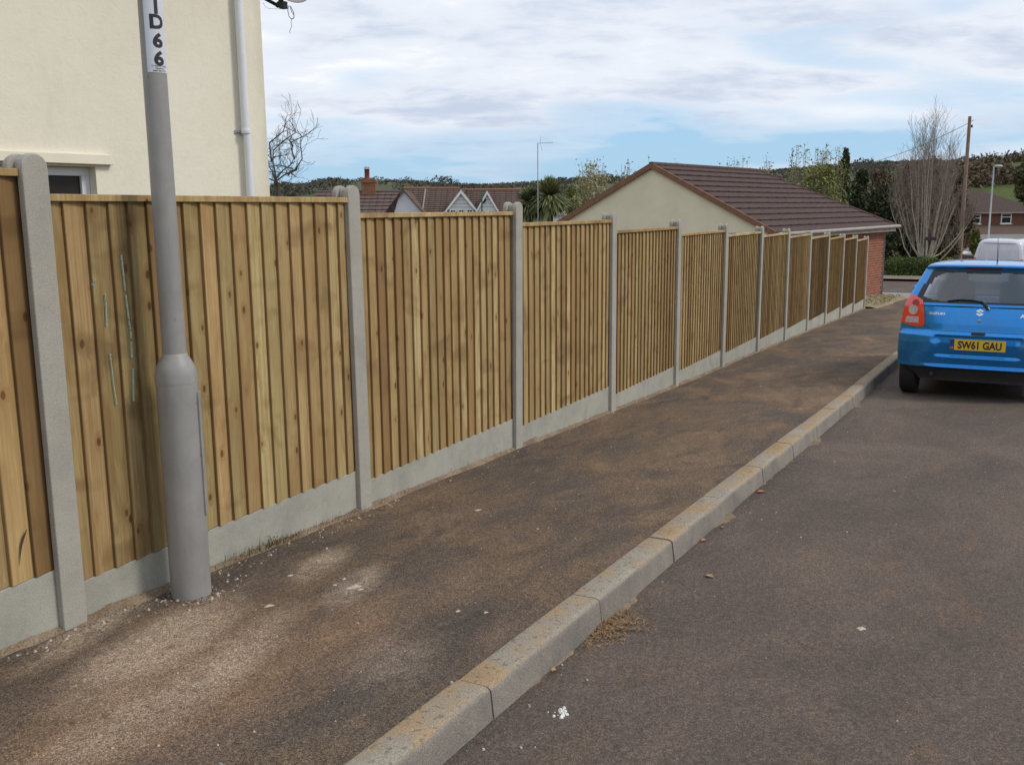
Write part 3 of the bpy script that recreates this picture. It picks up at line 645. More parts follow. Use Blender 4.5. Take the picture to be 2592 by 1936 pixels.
def courses(b, e0, e1, r0, r1, n, step=.03, mi=0):
    """stepped tile courses on the roof plane from eave line e0-e1 up to ridge line r0-r1"""
    e0, e1, r0, r1 = map(Vector, (e0, e1, r0, r1)); nrm = (e1-e0).cross(r0-e0).normalized()
    if nrm.z < 0: nrm = -nrm
    for k in range(n):
        a, c = k/n, (k+1)/n
        A, B_ = e0.lerp(r0, a), e1.lerp(r1, a); D_, C_ = e0.lerp(r0, c), e1.lerp(r1, c)
        u = nrm*step; seg = max(1, int((B_-A).length/.3))
        vs = []; fs = []
        for q in range(seg+1):
            f = q/seg; jig = nrm*(.010 if q % 2 else -.002)
            lo = A.lerp(B_, f); hi = D_.lerp(C_, f); vs += [lo, lo+u+jig, hi+nrm*.004]
        for q in range(seg):
            o = q*3; fs += [(o, o+3, o+4, o+1), (o+1, o+4, o+5, o+2)]
        b.add(vs, fs, mi)
# ------------------------------------------------------------ bungalow beyond the fence
BA = R_(-11); fd = Vector((math.cos(BA), math.sin(BA))); fnn = Vector((-math.sin(BA), math.cos(BA)))
FE = Vector((30.1, .05)); LEN = 9.25; BO = FE-fd*LEN      # near right eaves tip
bung = empty('bungalow', (BO.x, BO.y, 0), BA, 'bungalow with cream gable and long brown tiled roof just beyond the fence', 'bungalow')
W2 = 3.42; ZE, ZR = .99, 2.70; gw = -1.5; OV = .24
b = MB(); b.prism([(OV, gw-.5), (2*W2-OV, gw-.5), (2*W2-OV, ZE+.12), (W2, ZR-.10), (OV, ZE+.12)], .06, .30, 'x'); b.build('gable_wall', M_render2, bung)
b = MB(); b.box(.30, LEN-OV-.01, OV+.003, OV+.25, gw-.6, ZE-.05); b.box(LEN-OV-.25, LEN-OV, OV+.25, 2*W2-OV, gw-.6, ZE-.05); b.box(.3, LEN-OV-.25, 2*W2-OV-.25, 2*W2-OV, gw-.6, ZE-.05); b.build('brick_wall', M_brick, bung)
b = MB(); rnd = random.Random(2)
for k in range(34):
    z0 = gw-.4+.075*k; ln = .23 if k % 2 else .11
    if z0+.07 < ZE-.05: b.box(LEN-OV-ln, LEN-OV+.004, OV-.004, OV+.25, z0, z0+.066)
b.build('blue_brick_quoin', M_brickdark, bung)
b = MB(); RE = LEN-2.75
courses(b, (0, 0, ZE), (LEN, 0, ZE), (0, W2, ZR), (RE, W2, ZR), 12, .035)
courses(b, (0, 2*W2, ZE), (LEN, 2*W2, ZE), (0, W2, ZR), (RE, W2, ZR), 12, .035)
courses(b, (LEN, 0, ZE), (LEN, 2*W2, ZE), (RE, W2, ZR), (RE, W2+.001, ZR), 12, .035)
rf = b.build('roof', M_tile, bung, fix=False)
b = MB(); b.tube([(-.02, W2, ZR+.0), (RE, W2, ZR+.0)], .07, 8); b.tube([(RE, W2, ZR), (LEN, 0, ZE+.02)], .05, 8); b.build('ridge_tiles', M_tile, rf)
b = MB()
for sgn in (0, 1):
    y0, y1 = (0, W2) if not sgn else (2*W2, W2)
    b.prism([(y0, ZE+.045), (y1, ZR+.045), (y1, ZR-.10), (y0, ZE-.10)], -.03, .02, 'x')
b.build('bargeboard', M_terra, bung)
b = MB(); b.box(0, LEN-.05, .0, .03, ZE-.15, ZE-.0); b.box(.3, LEN-OV, .03, OV, ZE-.14, ZE-.12); b.build('fascia', plain('weathered_fascia', (.36, .31, .26), .8, .2, 5), bung)
b = MB(); b.tube([(.0, -.06, ZE-.03), (LEN+.12, -.06, ZE-.0)], .05, 8); b.build('gutter', plain('grey_gutter', (.31, .28, .25), .6, .12, 5), bung)
b = MB(); b.box(.03, .06, 1.05, 1.25, .86, .99); b.build('air_vent', plain('vent_brown', (.30, .27, .2), .8), bung)
# ------------------------------------------------------------ vegetation builders
def leafq(b, p, sz, rnd, mi=0, up=.3):
    n = Vector((rnd.gauss(0, 1), rnd.gauss(0, 1), rnd.gauss(up, 1))).normalized(); a = n.orthogonal().normalized(); c = n.cross(a); th = rnd.uniform(0, 6.28)
    a, c = a*math.cos(th)+c*math.sin(th), -a*math.sin(th)+c*math.cos(th); w_ = sz*rnd.uniform(.6, 1.3); h = w_*rnd.uniform(.5, .9)
    b.add([p-a*w_, p-c*h*.6+a*w_*.1, p+a*w_, p+c*h*.6], [(0, 1, 2, 3)], mi)
def branch(b, p, d, ln, r, depth, rnd, spread=.5, gn=.25, tips=None, nseg=4, kids=(2, 4), up=.12, shrink=.68, minr=.003, sides=5, rs=.55):
    pts = [p.copy()]; rads = [r]; dd = d.normalized(); q = p.copy()
    for k in range(nseg):
        dd = (dd+Vector((rnd.gauss(0, gn), rnd.gauss(0, gn), rnd.gauss(up, gn*.6)))*.5).normalized(); q = q+dd*(ln/nseg); pts.append(q.copy()); rads.append(max(minr, r*(1-.55*(k+1)/nseg)))
    b.tube(pts, rads, sides if depth > 1 else 3, caps=False)
    if depth <= 0:
        if tips is not None: tips.append((pts[-1], dd, pts[-2]))
        return
    for k in range(rnd.randint(*kids)):
        i = rnd.randint(1, nseg) if k else nseg; a = pts[i]; t = (pts[i]-pts[i-1]).normalized()
        o = Vector((rnd.gauss(0, 1), rnd.gauss(0, 1), rnd.gauss(0, 1))); o = (o-t*o.dot(t)).normalized()
        branch(b, a, (t+o*spread*rnd.uniform(.5, 1.3)), ln*shrink*rnd.uniform(.75, 1.2), max(minr, rads[i]*rs*1.25), depth-1, rnd, spread, gn, tips, nseg, kids, up, shrink, minr, max(3, sides-1), rs)
def leafmat(name, cols, rough=.75, tr=.15):
    m = MT(name, rough=rough, spec=.25); inf = m.N.new('ShaderNodeNewGeometry'); n = m.noise(m.co(), 2.0, 4, .6)
    v = m.math('ADD', m.math('MULTIPLY', inf.outputs['Random Per Island'], .65), m.math('MULTIPLY', n, .5))
    k = len(cols); m.col(m.ramp(v, [(.15+.7*i/(k-1), c) for i, c in enumerate(cols)])); return m.m
M_bark = plain('grey_bark', (.10, .08, .065), .95, .25, 12, bump=.004); M_barkpale = plain('pale_bark', (.48, .42, .34), .9, .3, 10, bump=.003); M_twig = plain('purple_brown_twig', (.29, .225, .19), .95, .2, 10)
M_brown = leafmat('brown_twig_mass', [(.065, .048, .030), (.105, .078, .046), (.15, .115, .068)])
M_lime = leafmat('spring_leaves', [(.10, .11, .035), (.18, .19, .06), (.29, .29, .12)])
M_pale = leafmat('pale_spring_leaves', [(.20, .19, .09), (.30, .29, .13), (.42, .41, .22)])
M_dkgreen = leafmat('dark_evergreen', [(.022, .030, .015), (.042, .052, .024), (.075, .085, .038)])
M_hedge = leafmat('hedge_leaves', [(.035, .055, .014), (.07, .105, .024), (.13, .18, .045)])
M_wood_far = leafmat('far_wood', [(.062, .060, .046), (.085, .082, .060), (.115, .108, .08)])
# bare fruit tree beside the cream house
def bare_tree(px, d, top_y, label, seed, spread, stems, mat=M_bark, depth=5, cat='tree', lean=(0, 0), ln=None, **kw):
    g_ = gp(px, d); H_ = at(px, top_y, d).z-g_.z; rnd = random.Random(seed); root = empty('bare_tree', g_, 0, label, cat)
    tr = MB(); cr = MB(); tips = []
    th = H_*.28; tr.tube([(0, 0, -.1), (.02, .01, th*.5), (lean[0]*.2, lean[1]*.2, th)], [.09*H_/4, .07*H_/4, .06*H_/4], 8); p = Vector((lean[0]*.2, lean[1]*.2, th-.02))
    for k in range(stems):
        a = 6.283*k/stems+rnd.uniform(-.4, .4); dr = Vector((math.cos(a)*spread+lean[0], math.sin(a)*spread+lean[1], 1)).normalized()
        branch(cr, p, dr, (ln or H_*.24)*rnd.uniform(.8, 1.15), .045*H_/4, depth, rnd, tips=tips, **kw)
    tr.build('trunk', mat, root); cr.build('crown', mat, root, fix=False); return root
bt = gp(700, 17)
bare_tree(700, 17, 318, 'leafless fruit tree showing past the corner of the cream house', 11, .75, 6, depth=5, spread=.75) if False else None
def fruit_tree():
    g_ = gp(705, 17); rnd = random.Random(23); root = empty('bare_tree', g_, 0, 'leafless fruit tree showing past the corner of the cream house', 'tree')
    tr = MB(); cr = MB(); W = lambda x, y, o=0: at(660+x/3.177, y/3.177, 17+o)-g_
    p0 = W(150, 1560); tr.tube([(p0.x, p0.y, -.1), p0*.5, p0], [.12, .10, .07], 8)
    limbs = [[p0, W(180, 1470), W(215, 1410), W(290, 1360), W(275, 1280), W(262, 1180), W(222, 1090), W(228, 1010)], [p0, W(130, 1440), W(90, 1300), W(120, 1210), W(175, 1130), W(215, 1070), W(230, 968)],
             [W(290, 1360), W(350, 1390), W(395, 1425)], [p0, W(80, 1460), W(40, 1380), W(20, 1250)], [W(275, 1280), W(300, 1220), W(345, 1140), W(345, 1085)], [W(90, 1300), W(120, 1150), W(135, 1060), W(125, 995)],
             [W(130, 1440), W(190, 1370), W(240, 1300)], [W(215, 1410), W(170, 1360), W(120, 1330), W(80, 1340)], [W(90, 1300), W(150, 1260), W(235, 1245)], [W(180, 1470), W(240, 1470), W(300, 1500)], [p0, W(100, 1480), W(70, 1420), W(100, 1370), W(160, 1400)], [W(262, 1180), W(250, 1130), W(300, 1100)]]
    for li in limbs:
        li = [q+Vector((rnd.uniform(-.04, .04), rnd.uniform(-.3, .3) if i else 0, 0)) for i, q in enumerate(li)]
        n = len(li); cr.tube(li, [.018*(1-.65*i/(n-1)) for i in range(n)], 5, caps=False)
        for i in range(1, n):
            for _ in range(2):
                f = rnd.random(); q = li[i-1].lerp(li[i], f); t = (li[i]-li[i-1]).normalized(); o = Vector((rnd.gauss(0, .6), rnd.gauss(0, .6), rnd.gauss(.35, .6)))
                branch(cr, q, t*.5+o, rnd.uniform(.16, .32), .006, 2, rnd, .7, .35, None, 3, (1, 3), .15, .7, .0028, 3)
    tr.build('trunk', M_bark, root); cr.build('crown', M_bark, root, fix=False)
fruit_tree()
def foliage_tree(name, px, d, top_y, wpx, label, seed, lm, bm_=M_bark, shoots=14, leaves=60, lsz=.05, group=None, cat='tree', base_frac=.35, upright=True, low=1.0):
    """upright shoots carrying sparse small leaves, denser low down"""
    g_ = gp(px, d); H_ = at(px, top_y, d).z-g_.z; Wd = wpx*d/F; rnd = random.Random(seed); root = empty(name, g_, rnd.uniform(0, 6), label, cat, group)
    tr = MB(); tr.tube([(0, 0, -.2), (.03, 0, H_*.25), (0, .04, H_*.5)], [.14, .11, .07], 7); tr.build('trunk', bm_, root)
    st = MB(); lf = MB()
    for k in range(shoots):
        a = rnd.uniform(0, 6.283); rr = math.sqrt(rnd.random())*Wd/2; hh_ = H_*rnd.uniform(.80, 1.0)*(1-.10*(rr/(Wd/2))**2)
        p0 = Vector((0, 0, H_*rnd.uniform(.15, .4))); p2 = Vector((math.cos(a)*rr, math.sin(a)*rr, hh_)); p1 = Vector((p2.x*.8, p2.y*.8, H_*.55)); 
        pts = [p0, p0.lerp(p1, .5)+Vector((p1.x*.15, p1.y*.15, 0)), p1, p1.lerp(p2, .5)+Vector((rnd.gauss(0, .05), rnd.gauss(0, .05), 0)), p2]
        st.tube(pts, [.035, .028, .02, .012, .006], 4, caps=False)
        for _ in range(leaves):
            f = rnd.random()**.8; i = min(3, int(f*4)); q = pts[i].lerp(pts[i+1], f*4-i); sp = .10+.35*(1-f)*low
            q = q+Vector((rnd.gauss(0, sp), rnd.gauss(0, sp), rnd.gauss(0, .1))); leafq(lf, q, lsz*rnd.uniform(.7, 1.3), rnd)
    cr = lf.build('crown', lm, root, fix=False); st.build('shoots', bm_, cr, fix=False); return root
def blob_tree(name, px, d, top_y, base_y, wpx, label, seed, lm, leaves=2500, lsz=.16, group=None, cat='tree', bm_=M_bark, cone=0.0, lumps=9, twigs=0, dy=1.0, trunk=True):
    g_ = gp(px, d); zt = at(px, top_y, d).z-g_.z; zb = max(.0, at(px, base_y, d).z-g_.z) if base_y else 0; Wd = wpx*d/F; rnd = random.Random(seed)
    root = empty(name, g_, 0, label, cat, group)
    if trunk: tr = MB(); tr.tube([(0, 0, -.2), (.05, 0, zb+(zt-zb)*.3), (0, .05, zb+(zt-zb)*.7)], [.16, .12, .05], 7); tr.build('trunk', bm_, root)
    b = MB(); L_ = []
    for k in range(lumps):
        f = (k+.5)/lumps; w_ = (1-f*cone)*Wd/2*(1 if cone else math.sqrt(max(.1, 1-(2*f-.9)**2*.9)))
        a = rnd.uniform(0, 6.28); o = w_*rnd.uniform(.15, .55); rz2 = (zt-zb)*rnd.uniform(.16, .26)
        L_.append((Vector((math.cos(a)*o, math.sin(a)*o*dy, min(zt-rz2*.9, zb+(zt-zb)*f))), w_*rnd.uniform(.5, .75), rz2))
    for _ in range(leaves):
        c, rw, rh = L_[rnd.randrange(lumps)]; v = Vector((rnd.gauss(0, 1), rnd.gauss(0, 1), rnd.gauss(0, 1))).normalized()*(rnd.uniform(.55, 1.03))
        leafq(b, c+Vector((v.x*rw, v.y*rw*dy, v.z*rh)), lsz, rnd)
    for _ in range(twigs):
        c, rw, rh = L_[rnd.randrange(lumps)]; v = Vector((rnd.gauss(0, 1), rnd.gauss(0, 1), abs(rnd.gauss(.4, 1)))).normalized(); p = c+Vector((v.x*rw, v.y*rw*dy, v.z*rh))*.6
        b.tube([p, p+v*rh*.9+Vector((rnd.gauss(0, .1), rnd.gauss(0, .1), .25))], [.02, .006], 3, caps=False)
    b.build('crown', lm, root, fix=False); return root
# row of spring trees behind the bungalow
G1 = 'spring trees in a row behind the bungalow'
rowt = [(1495, 36, 388, 80, 'spring tree with sparse pale leaves right of the palm', 40, 110), (1585, 40, 398, 60, 'thin spring tree left of the bungalow gable peak', 16, 55), (1640, 41, 382, 76, 'spring tree with upright shoots directly behind the gable peak', 20, 55),
        (1735, 42, 390, 80, 'low spring tree just showing above the near end of the ridge', 18, 44), (1862, 43, 386, 110, 'low spring tree showing above the far half of the ridge', 26, 44), (1932, 44, 374, 62, 'taller spring tree above the far end of the ridge', 16, 50),
        (2025, 45, 352, 74, 'tall spring tree right of the ridge end, left of its denser twin', 20, 80), (2092, 45, 356, 88, 'dense spring tree beside the dark conifer tip', 26, 110)]
for k, (px, d, ty, wpx, lb, sh, lv) in enumerate(rowt):
    foliage_tree('spring_tree', px, d, ty, wpx, lb, 40+k, M_pale if k in (0,) else M_lime, M_twig, sh, lv, .055, G1)
blob_tree('shrub', 1448, 34, 470, 560, 62, 'yellow green shrub between the palm and the pale spring tree', 7, M_lime, 1300, .06, cat='shrub')
blob_tree('shrub', 2080, 44, 418, 560, 150, 'yellow green leafy bush filling the gap at the end of the bungalow roof', 8, M_lime, 4200, .075, cat='shrub')
blob_tree('conifer', 2130, 49, 378, 540, 46, 'dark conifer with a knobbly tip beyond the bungalow roof end', 9, M_dkgreen, 2400, .11, cone=.55, lumps=12)
blob_tree('evergreen_tree', 2172, 50, 428, 600, 78, 'dark evergreen just right of the conifer, behind the roof end', 12, M_dkgreen, 3600, .12)
# cordyline palm
def palm(px, py, d, rpx, label, seed, root=None, nm='crown'):
    c = at(px, py, d); rnd = random.Random(seed); b = MB(); R = rpx*d/F
    g_ = gp(px, d)
    if root is None: root = empty('cordyline_palm', g_, 0, label, 'palm')
    base = Vector(root.location)
    tr = MB(); tr.tube([(c.x-base.x-.1, c.y-base.y, -.2), (c.x-base.x+.05, c.y-base.y, (c.z-base.z)*.6), c-base], [.13, .11, .09], 8); tr.build('trunk', M_bark, root)
    for k in range(800):
        u = rnd.uniform(-.8, 1); a = rnd.uniform(0, 6.283); h = math.sqrt(max(0, 1-u*u)); dr = Vector((math.cos(a)*h, math.sin(a)*h, u)); ln = R*rnd.uniform(.8, 1.15); sd_ = dr.cross(Vector((0, 0, 1)))
        sd_ = sd_.normalized()*.024*d/30 if sd_.length > .01 else Vector((.014, 0, 0)); p = c-base; droop = .12 if u > .3 else .38
        pts = [p+dr*ln*f-Vector((0, 0, droop*ln*f*f)) for f in (.05, .4, .75, 1.0)]
        vs = []
        for q, w_ in zip(pts, (.6, 1, .8, .05)): vs += [q-sd_*w_, q+sd_*w_]
        b.add(vs, [(0, 1, 3, 2), (2, 3, 5, 4), (4, 5, 7, 6)])
    b.build(nm, leafmat('palm_leaves_%d' % seed, [(.07, .08, .035), (.13, .15, .055), (.26, .28, .12)]), root, fix=False); return root
pr = palm(1392, 496, 32, 56, 'spiky cordyline palm with two heads left of the bungalow gable', 3); palm(1340, 512, 32.6, 46, None, 5, pr)
# vase-shaped pale bare tree across the junction
def vase_tree():
    g_ = gp(2345, 43.6); H_ = at(2345, 272, 43.6).z-g_.z; rnd = random.Random(5); root = empty('bare_tree', g_, 0, 'tall leafless vase-shaped tree with pale stems behind the clipped hedge', 'tree')
    st = MB(); tw = MB(); Wd = 104*43.6/F
    tr = MB(); tr.lathe([(.22, -.2), (.20, .2), (.17, .5), (.13, .75)], 12); tr.build('trunk', M_barkpale, root)
    for k in range(26):
        a = 6.283*k/26*5.03+rnd.uniform(-.2, .2); sp = rnd.uniform(.05, 1)**.7; hh_ = H_*rnd.uniform(.72, 1.0)*(1-.58*sp**1.4)
        tx, ty = math.cos(a)*Wd*sp*1.05, math.sin(a)*Wd*sp*1.05
        p0 = Vector((math.cos(a)*.12, math.sin(a)*.12, rnd.uniform(.2, .7))); pts = [p0]
        for f in (.15, .35, .6, .8, 1): pts.append(Vector((p0.x+(tx-p0.x)*f**.62+rnd.gauss(0, .03), p0.y+(ty-p0.y)*f**.62+rnd.gauss(0, .03), p0.z+(hh_-p0.z)*f)))
        st.tube(pts, [.042, .034, .026, .018, .012, .006], 5, caps=False)
        for i in range(2, 6):
            for _ in range(4 if i < 4 else 9):
                q = pts[i-1].lerp(pts[i], rnd.random()); o = Vector((rnd.gauss(0, .4), rnd.gauss(0, .4), 1))
                branch(tw, q, o, rnd.uniform(.35, .8), .0065, 2, rnd, .55, .25, None, 3, (2, 3), .3, .7, .0042, 3)
    tw2 = tw.build('crown', M_twig, root, fix=False); st.build('stems', M_barkpale, tw2, fix=False)
vase_tree()
# clipped hedge, low golden shrub
def hedge(name, px0, px1, d, topy, depth_, label, seed, mat, n=5200, lsz=.045):
    a = gp(px0, d); c = gp(px1, d); u = (c-a); Ln = math.hypot(u.x, u.y); ang = math.atan2(u.y, u.x); H_ = at((px0+px1)/2, topy, d).z-a.z; rnd = random.Random(seed)
    b = MB(); nx = 14; 
    root = empty(name, a, ang, label, 'hedge' if 'hedge' in name else 'shrub')
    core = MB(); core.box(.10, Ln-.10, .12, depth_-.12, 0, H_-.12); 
    for _ in range(n):
        x, y, z = rnd.uniform(0, Ln), rnd.uniform(0, depth_), rnd.uniform(0, H_); f = rnd.randrange(4)
        if f == 0: z = H_
        elif f in (1, 2): y = 0 if rnd.random() < .8 else depth_
        else: x = 0 if rnd.random() < .5 else Ln
        # round the edges
        ex = max(0, .35-min(x, Ln-x)); z2 = min(z, H_-ex*ex*1.8); jit = .04
        leafq(b, Vector((x+rnd.gauss(0, jit), y+rnd.gauss(0, jit)+ (.15 if z > H_-.1 and y < .05 else 0), max(.02, z2+rnd.gauss(0, jit)))), lsz, rnd)
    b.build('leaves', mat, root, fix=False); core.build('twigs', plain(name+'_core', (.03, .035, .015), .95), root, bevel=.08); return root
hedge('clipped_hedge', 2268, 2395, 41.5, 658, 1.3, 'clipped box-shaped hedge at the foot of the pale bare tree', 6, M_hedge)
blob_tree('shrub', 2402, 41.6, 654, 690, 66, 'low rounded golden shrub at the right end of the clipped hedge', 61, leafmat('golden_leaves', [(.10, .12, .02), (.19, .21, .03), (.30, .32, .06)]), 1200, .05, cat='shrub', trunk=False)
blob_tree('evergreen_tree', 2235, 47, 470, 700, 120, 'wide dark evergreen behind the left side of the pale bare tree', 14, M_dkgreen, 6500, .13, lumps=14)
blob_tree('evergreen_tree', 2300, 48, 560, 700, 120, 'low dark evergreen directly behind the clipped hedge', 15, M_dkgreen, 4500, .12, lumps=12)
blob_tree('evergreen_tree', 2390, 47, 520, 700, 96, 'olive brown evergreen left of the wooden pole', 16, leafmat('olive_leaves', [(.028, .026, .012), (.06, .052, .022), (.09, .08, .03)]), 4200, .11, lumps=12, cone=.5)
G2 = 'leafless brown trees on the bank beyond the junction'
for k, (px, d, ty, wpx, lb) in enumerate([(2215, 90, 432, 130, 'leafless brown tree on the bank, leftmost, below the far hill'), (2290, 75, 415, 150, 'broad leafless brown tree on the bank, left of the pale bare tree'), (2350, 78, 404, 130, 'leafless brown tree with the highest crown, directly behind the pale bare tree'),
                                          (2415, 82, 444, 100, 'leafless brown tree behind the wooden pole')]):
    blob_tree('bank_tree', px, d, ty, 640, wpx, lb, 70+k, M_brown, 4200, .20, G2, lumps=16, twigs=160)
# ------------------------------------------------------------ pole, far lamp, sign
pb = gp(2433, 50); pt = at(2442, 300, 50); b = MB()
root = empty('utility_pole', pb, 0, 'brown wooden utility pole rising right of the pale bare tree', 'pole')
b.tube([(0, 0, -.3), (0, 0, pt.z-pb.z)], [.115, .08], 12); b.build('pole', plain('brown_timber_pole', (.25, .17, .125), .9, .25, 5), root)
b = MB(); h = pt.z-pb.z; b.tube([(0, 0, h-.3), (.22*RT.x, .22*RT.y, h-.18)], .012, 5); b.build('step_iron', M_darkmetal, root); b = MB(); b.box(.02, .16, -.16, -.04, h-.55, h-.42); b.build('junction_box', M_darkmetal, root)
q0 = Vector((pb.x, pb.y, pt.z-.3)); q1 = at(2150, 424, 60); b = MB(); b.tube([q0.lerp(q1, k/12)-Vector((0, 0, 1.2*4*(k/12)*(1-k/12)*.25)) for k in range(13)], .012, 4); tag(b.build('overhead_cable', M_darkmetal, fix=False), 'thin overhead cable running left from the wooden pole', 'cable')
lb_ = gp(2502, 62); h = at(2511, 423, 62).z-lb_.z; root = empty('street_lamp', lb_, 0, 'distant slim street lamp in front of the brick house', 'street lamp')
b = MB(); b.tube([(0, 0, -.2), (0, 0, 1.3), (0, 0, 1.35), (0, 0, h)], [.09, .09, .055, .045], 10); b.build('column', M_galv, root)
b = MB(); b.lathe([(.02, -.06), (.10, -.05), (.12, 0), (.08, .06), (.02, .075)], 14, M=Matrix.Translation((RT.x*.28, RT.y*.28, h+.02)) @ Matrix.Rotation(math.atan2(RT.y, RT.x), 4, 'Z') @ Matrix.Diagonal((2.6, 1.1, 1, 1))); b.build('lantern', plain('lantern_grey', (.42, .50, .46), .4), root)
sb = gp(2343, 42.0); hs = at(2343, 600, 42.0).z-sb.z; root = empty('street_sign', sb, math.atan2(RT.y, RT.x), 'small dark sign on a thin post in front of the pale bare tree', 'sign')
b = MB(); b.tube([(0, 0, -.1), (0, 0, hs+.02)], .025, 8); b.build('post', M_darkmetal, root)
b = MB(); b.box(.03, .48, -.02, .02, hs-.16, hs+.0); b.build('sign_board', plain('dark_plum_board', (.025, .015, .028), .6), root, bevel=.01)
# ------------------------------------------------------------ television aerial, green pole
ab = gp(1362, 31); h = at(1357, 366, 31).z-ab.z; root = empty('television_aerial', ab, 0, 'thin television aerial mast against the sky beside the palm', 'aerial')
rx = Vector((RT.x, RT.y, 0)).normalized(); fx = Vector((FW.x, FW.y, 0)).normalized()
b = MB(); b.tube([(0, 0, -.1), (0, 0, h)], .016, 6); b.build('mast', M_galv, root)
b = MB(); t0 = Vector((0, 0, h)); bm0 = (rx*.94+fx*.3).normalized(); b.tube([t0-bm0*.02, t0+bm0*.52+Vector((0, 0, .03))], .009, 5)
for k in range(9):
    q = t0+bm0*(.12+.045*k)+Vector((0, 0, .01)); o = Vector((fx.x, fx.y, .25)).normalized()*(.10-.004*k); b.tube([q-o, q+o], .004, 4)
for sgn in (-1, 1):
    for k in range(4):
        q = t0+bm0*.08; dr = (rx*(.12 if sgn > 0 else .28)+Vector((0, 0, sgn))+fx*(k-1.5)*.12).normalized(); b.tube([q, q+dr*.24], .004, 4)
b.build('aerial_array', M_galv, root)
gb = gp(1221, 22); h = at(1219, 482, 22).z-gb.z; b = MB(); b.tube([(0, 0, -.1), (0, 0, h)], .018, 8); b.tube([(0, 0, h-.75), (0, 0, h-.5)], .03, 8); tag(b.build('garden_pole', plain('green_pole', (.03, .13, .08), .5), loc=gb), 'thin green pole in front of the white dormers', 'pole')
# ------------------------------------------------------------ neighbouring houses behind the fence
HDp = 50.0; ha = math.atan2(-FW.y, -FW.x)     # roughly facing the camera
oa = at(1163, 480, HDp); yaw = math.atan2(RT.y, RT.x)
def lx(px): return (px-1163)*HDp/F
def lz(py, px=1163): return at(px, py, HDp).z
hg = gz(oa.x, oa.y)
def onplane(org, px, py, yl):       # local (x, z) where the sight line meets the plane y = yl of a house frame
    u = Vector((math.cos(yaw), math.sin(yaw), 0)); n_ = Vector((-math.sin(yaw), math.cos(yaw), 0)); d = FW+RT*((px-1296)/F)-UP*((py-968)/F); o_ = Vector((org.x, org.y, 0))
    k = (n_.dot(o_-CP)+yl)/n_.dot(d); p = CP+d*k; return (p-o_).dot(u), p.z
dh = empty('dormer_house', (oa.x, oa.y, 0), yaw, 'old tiled house with two white gabled dormers and a white gable end', 'house')
# local: x right, y away, z up
zr = lz(478); ze = lz(560); run = 3.2
b = MB()
courses(b, (lx(1022), -run, ze), (lx(1180), -run, ze), (lx(1022), 0, zr), (lx(1180), 0, zr), 16, .03)
b.quad((lx(1022), 0, zr), (lx(1180), 0, zr), (lx(1180), run, ze), (lx(1022), run, ze))
courses(b, (lx(1180), -run+.3, ze), (lx(1330), -run+.3, ze), (lx(1180), .3, zr-.10), (lx(1330), .3, zr-.10), 16, .03)
b.quad((lx(1180), .3, zr-.1), (lx(1330), .3, zr-.1), (lx(1330), run+.3, ze), (lx(1180), run+.3, ze)); r_ = b.build('roof', M_tile2, dh, fix=False)
b = MB(); b.tube([(lx(1022), 0, zr+.03), (lx(1164), 0, zr+.01)], .08, 6); b.tube([(lx(1178), .3, zr-.07), (lx(1330), .3, zr-.07)], .08, 6); b.build('ridge_tiles', M_terra, r_)
b = MB(); b.box(lx(1022)+.3, lx(1330)-.2, -run+.5, run-.3, hg-.5, ze+.02); b.build('wall', M_whitep, dh)
b = MB(); b.tube([(lx(1078), -run*.75, lz(538)+.02), (lx(1077), -.05, zr-.02)], .05, 5); b.build('roof_valley', plain('lead', (.25, .22, .20), .7), dh)
# white front gable
def gable(xc, zc_, half, h_, yfront, depth_, wallm, roofm, name='gable', over=.0, bb=None):
    b = MB(); b.prism([(xc-half, zc_-h_), (xc+half, zc_-h_), (xc, zc_)], yfront, yfront+.15, 'y'); w_ = b.build(name, wallm, dh)
    b = MB(); k = half+over; hh_ = h_*k/half
    for sg in (-1, 1): b.prism([(xc, zc_+.05), (xc+sg*k, zc_-hh_+.05), (xc+sg*k, zc_-hh_-.03), (xc, zc_-.03)], yfront-.10, yfront+depth_, 'y')
    b.build('gable_roof', roofm, w_)
    if bb:
        b = MB()
        for sg in (-1, 1): b.prism([(xc, zc_+.06), (xc+sg*(k+.02), zc_-hh_+.04), (xc+sg*(k+.02), zc_-hh_-.10), (xc, zc_-.12)], yfront-.16, yfront-.101, 'y')
        for sg in (-1, 1): b.box(min(xc+sg*(k-.12), xc+sg*(k+.1)), max(xc+sg*(k-.12), xc+sg*(k+.1)), yfront-.14, yfront+.02, zc_-hh_-.14, zc_-hh_-.0)
        b.build('bargeboard', bb, w_)
    return w_
M_whiteg = plain('cool_white_render', (.60, .61, .63), .8, .05, 3)
gx1, gz1 = onplane(oa, 1023, 484, -run-.4); g1 = gable(gx1, gz1, 1.20, 1.40, -run-.4, 3.2, M_whiteg, M_tile2, 'white_gable_end')
b = MB(); b.box(gx1-1.18, gx1+1.18, -run-.39, -run+.6, hg-.5, gz1-1.39); b.build('gable_wall_base', M_whiteg, dh)
M_clad = MT('white_cladding', (.68, .68, .66), .6); _s = M_clad.N.new('ShaderNodeTexWave'); _s.bands_direction = 'Z'; _s.inputs['Scale'].default_value = 1.8; M_clad.L.new(M_clad.co(), _s.inputs[0]); M_clad.col(M_clad.ramp(_s.outputs[1], [(0, (.40, .40, .39)), (.15, (.66, .66, .65)), (1, (.70, .70, .68))])); M_clad = M_clad.m
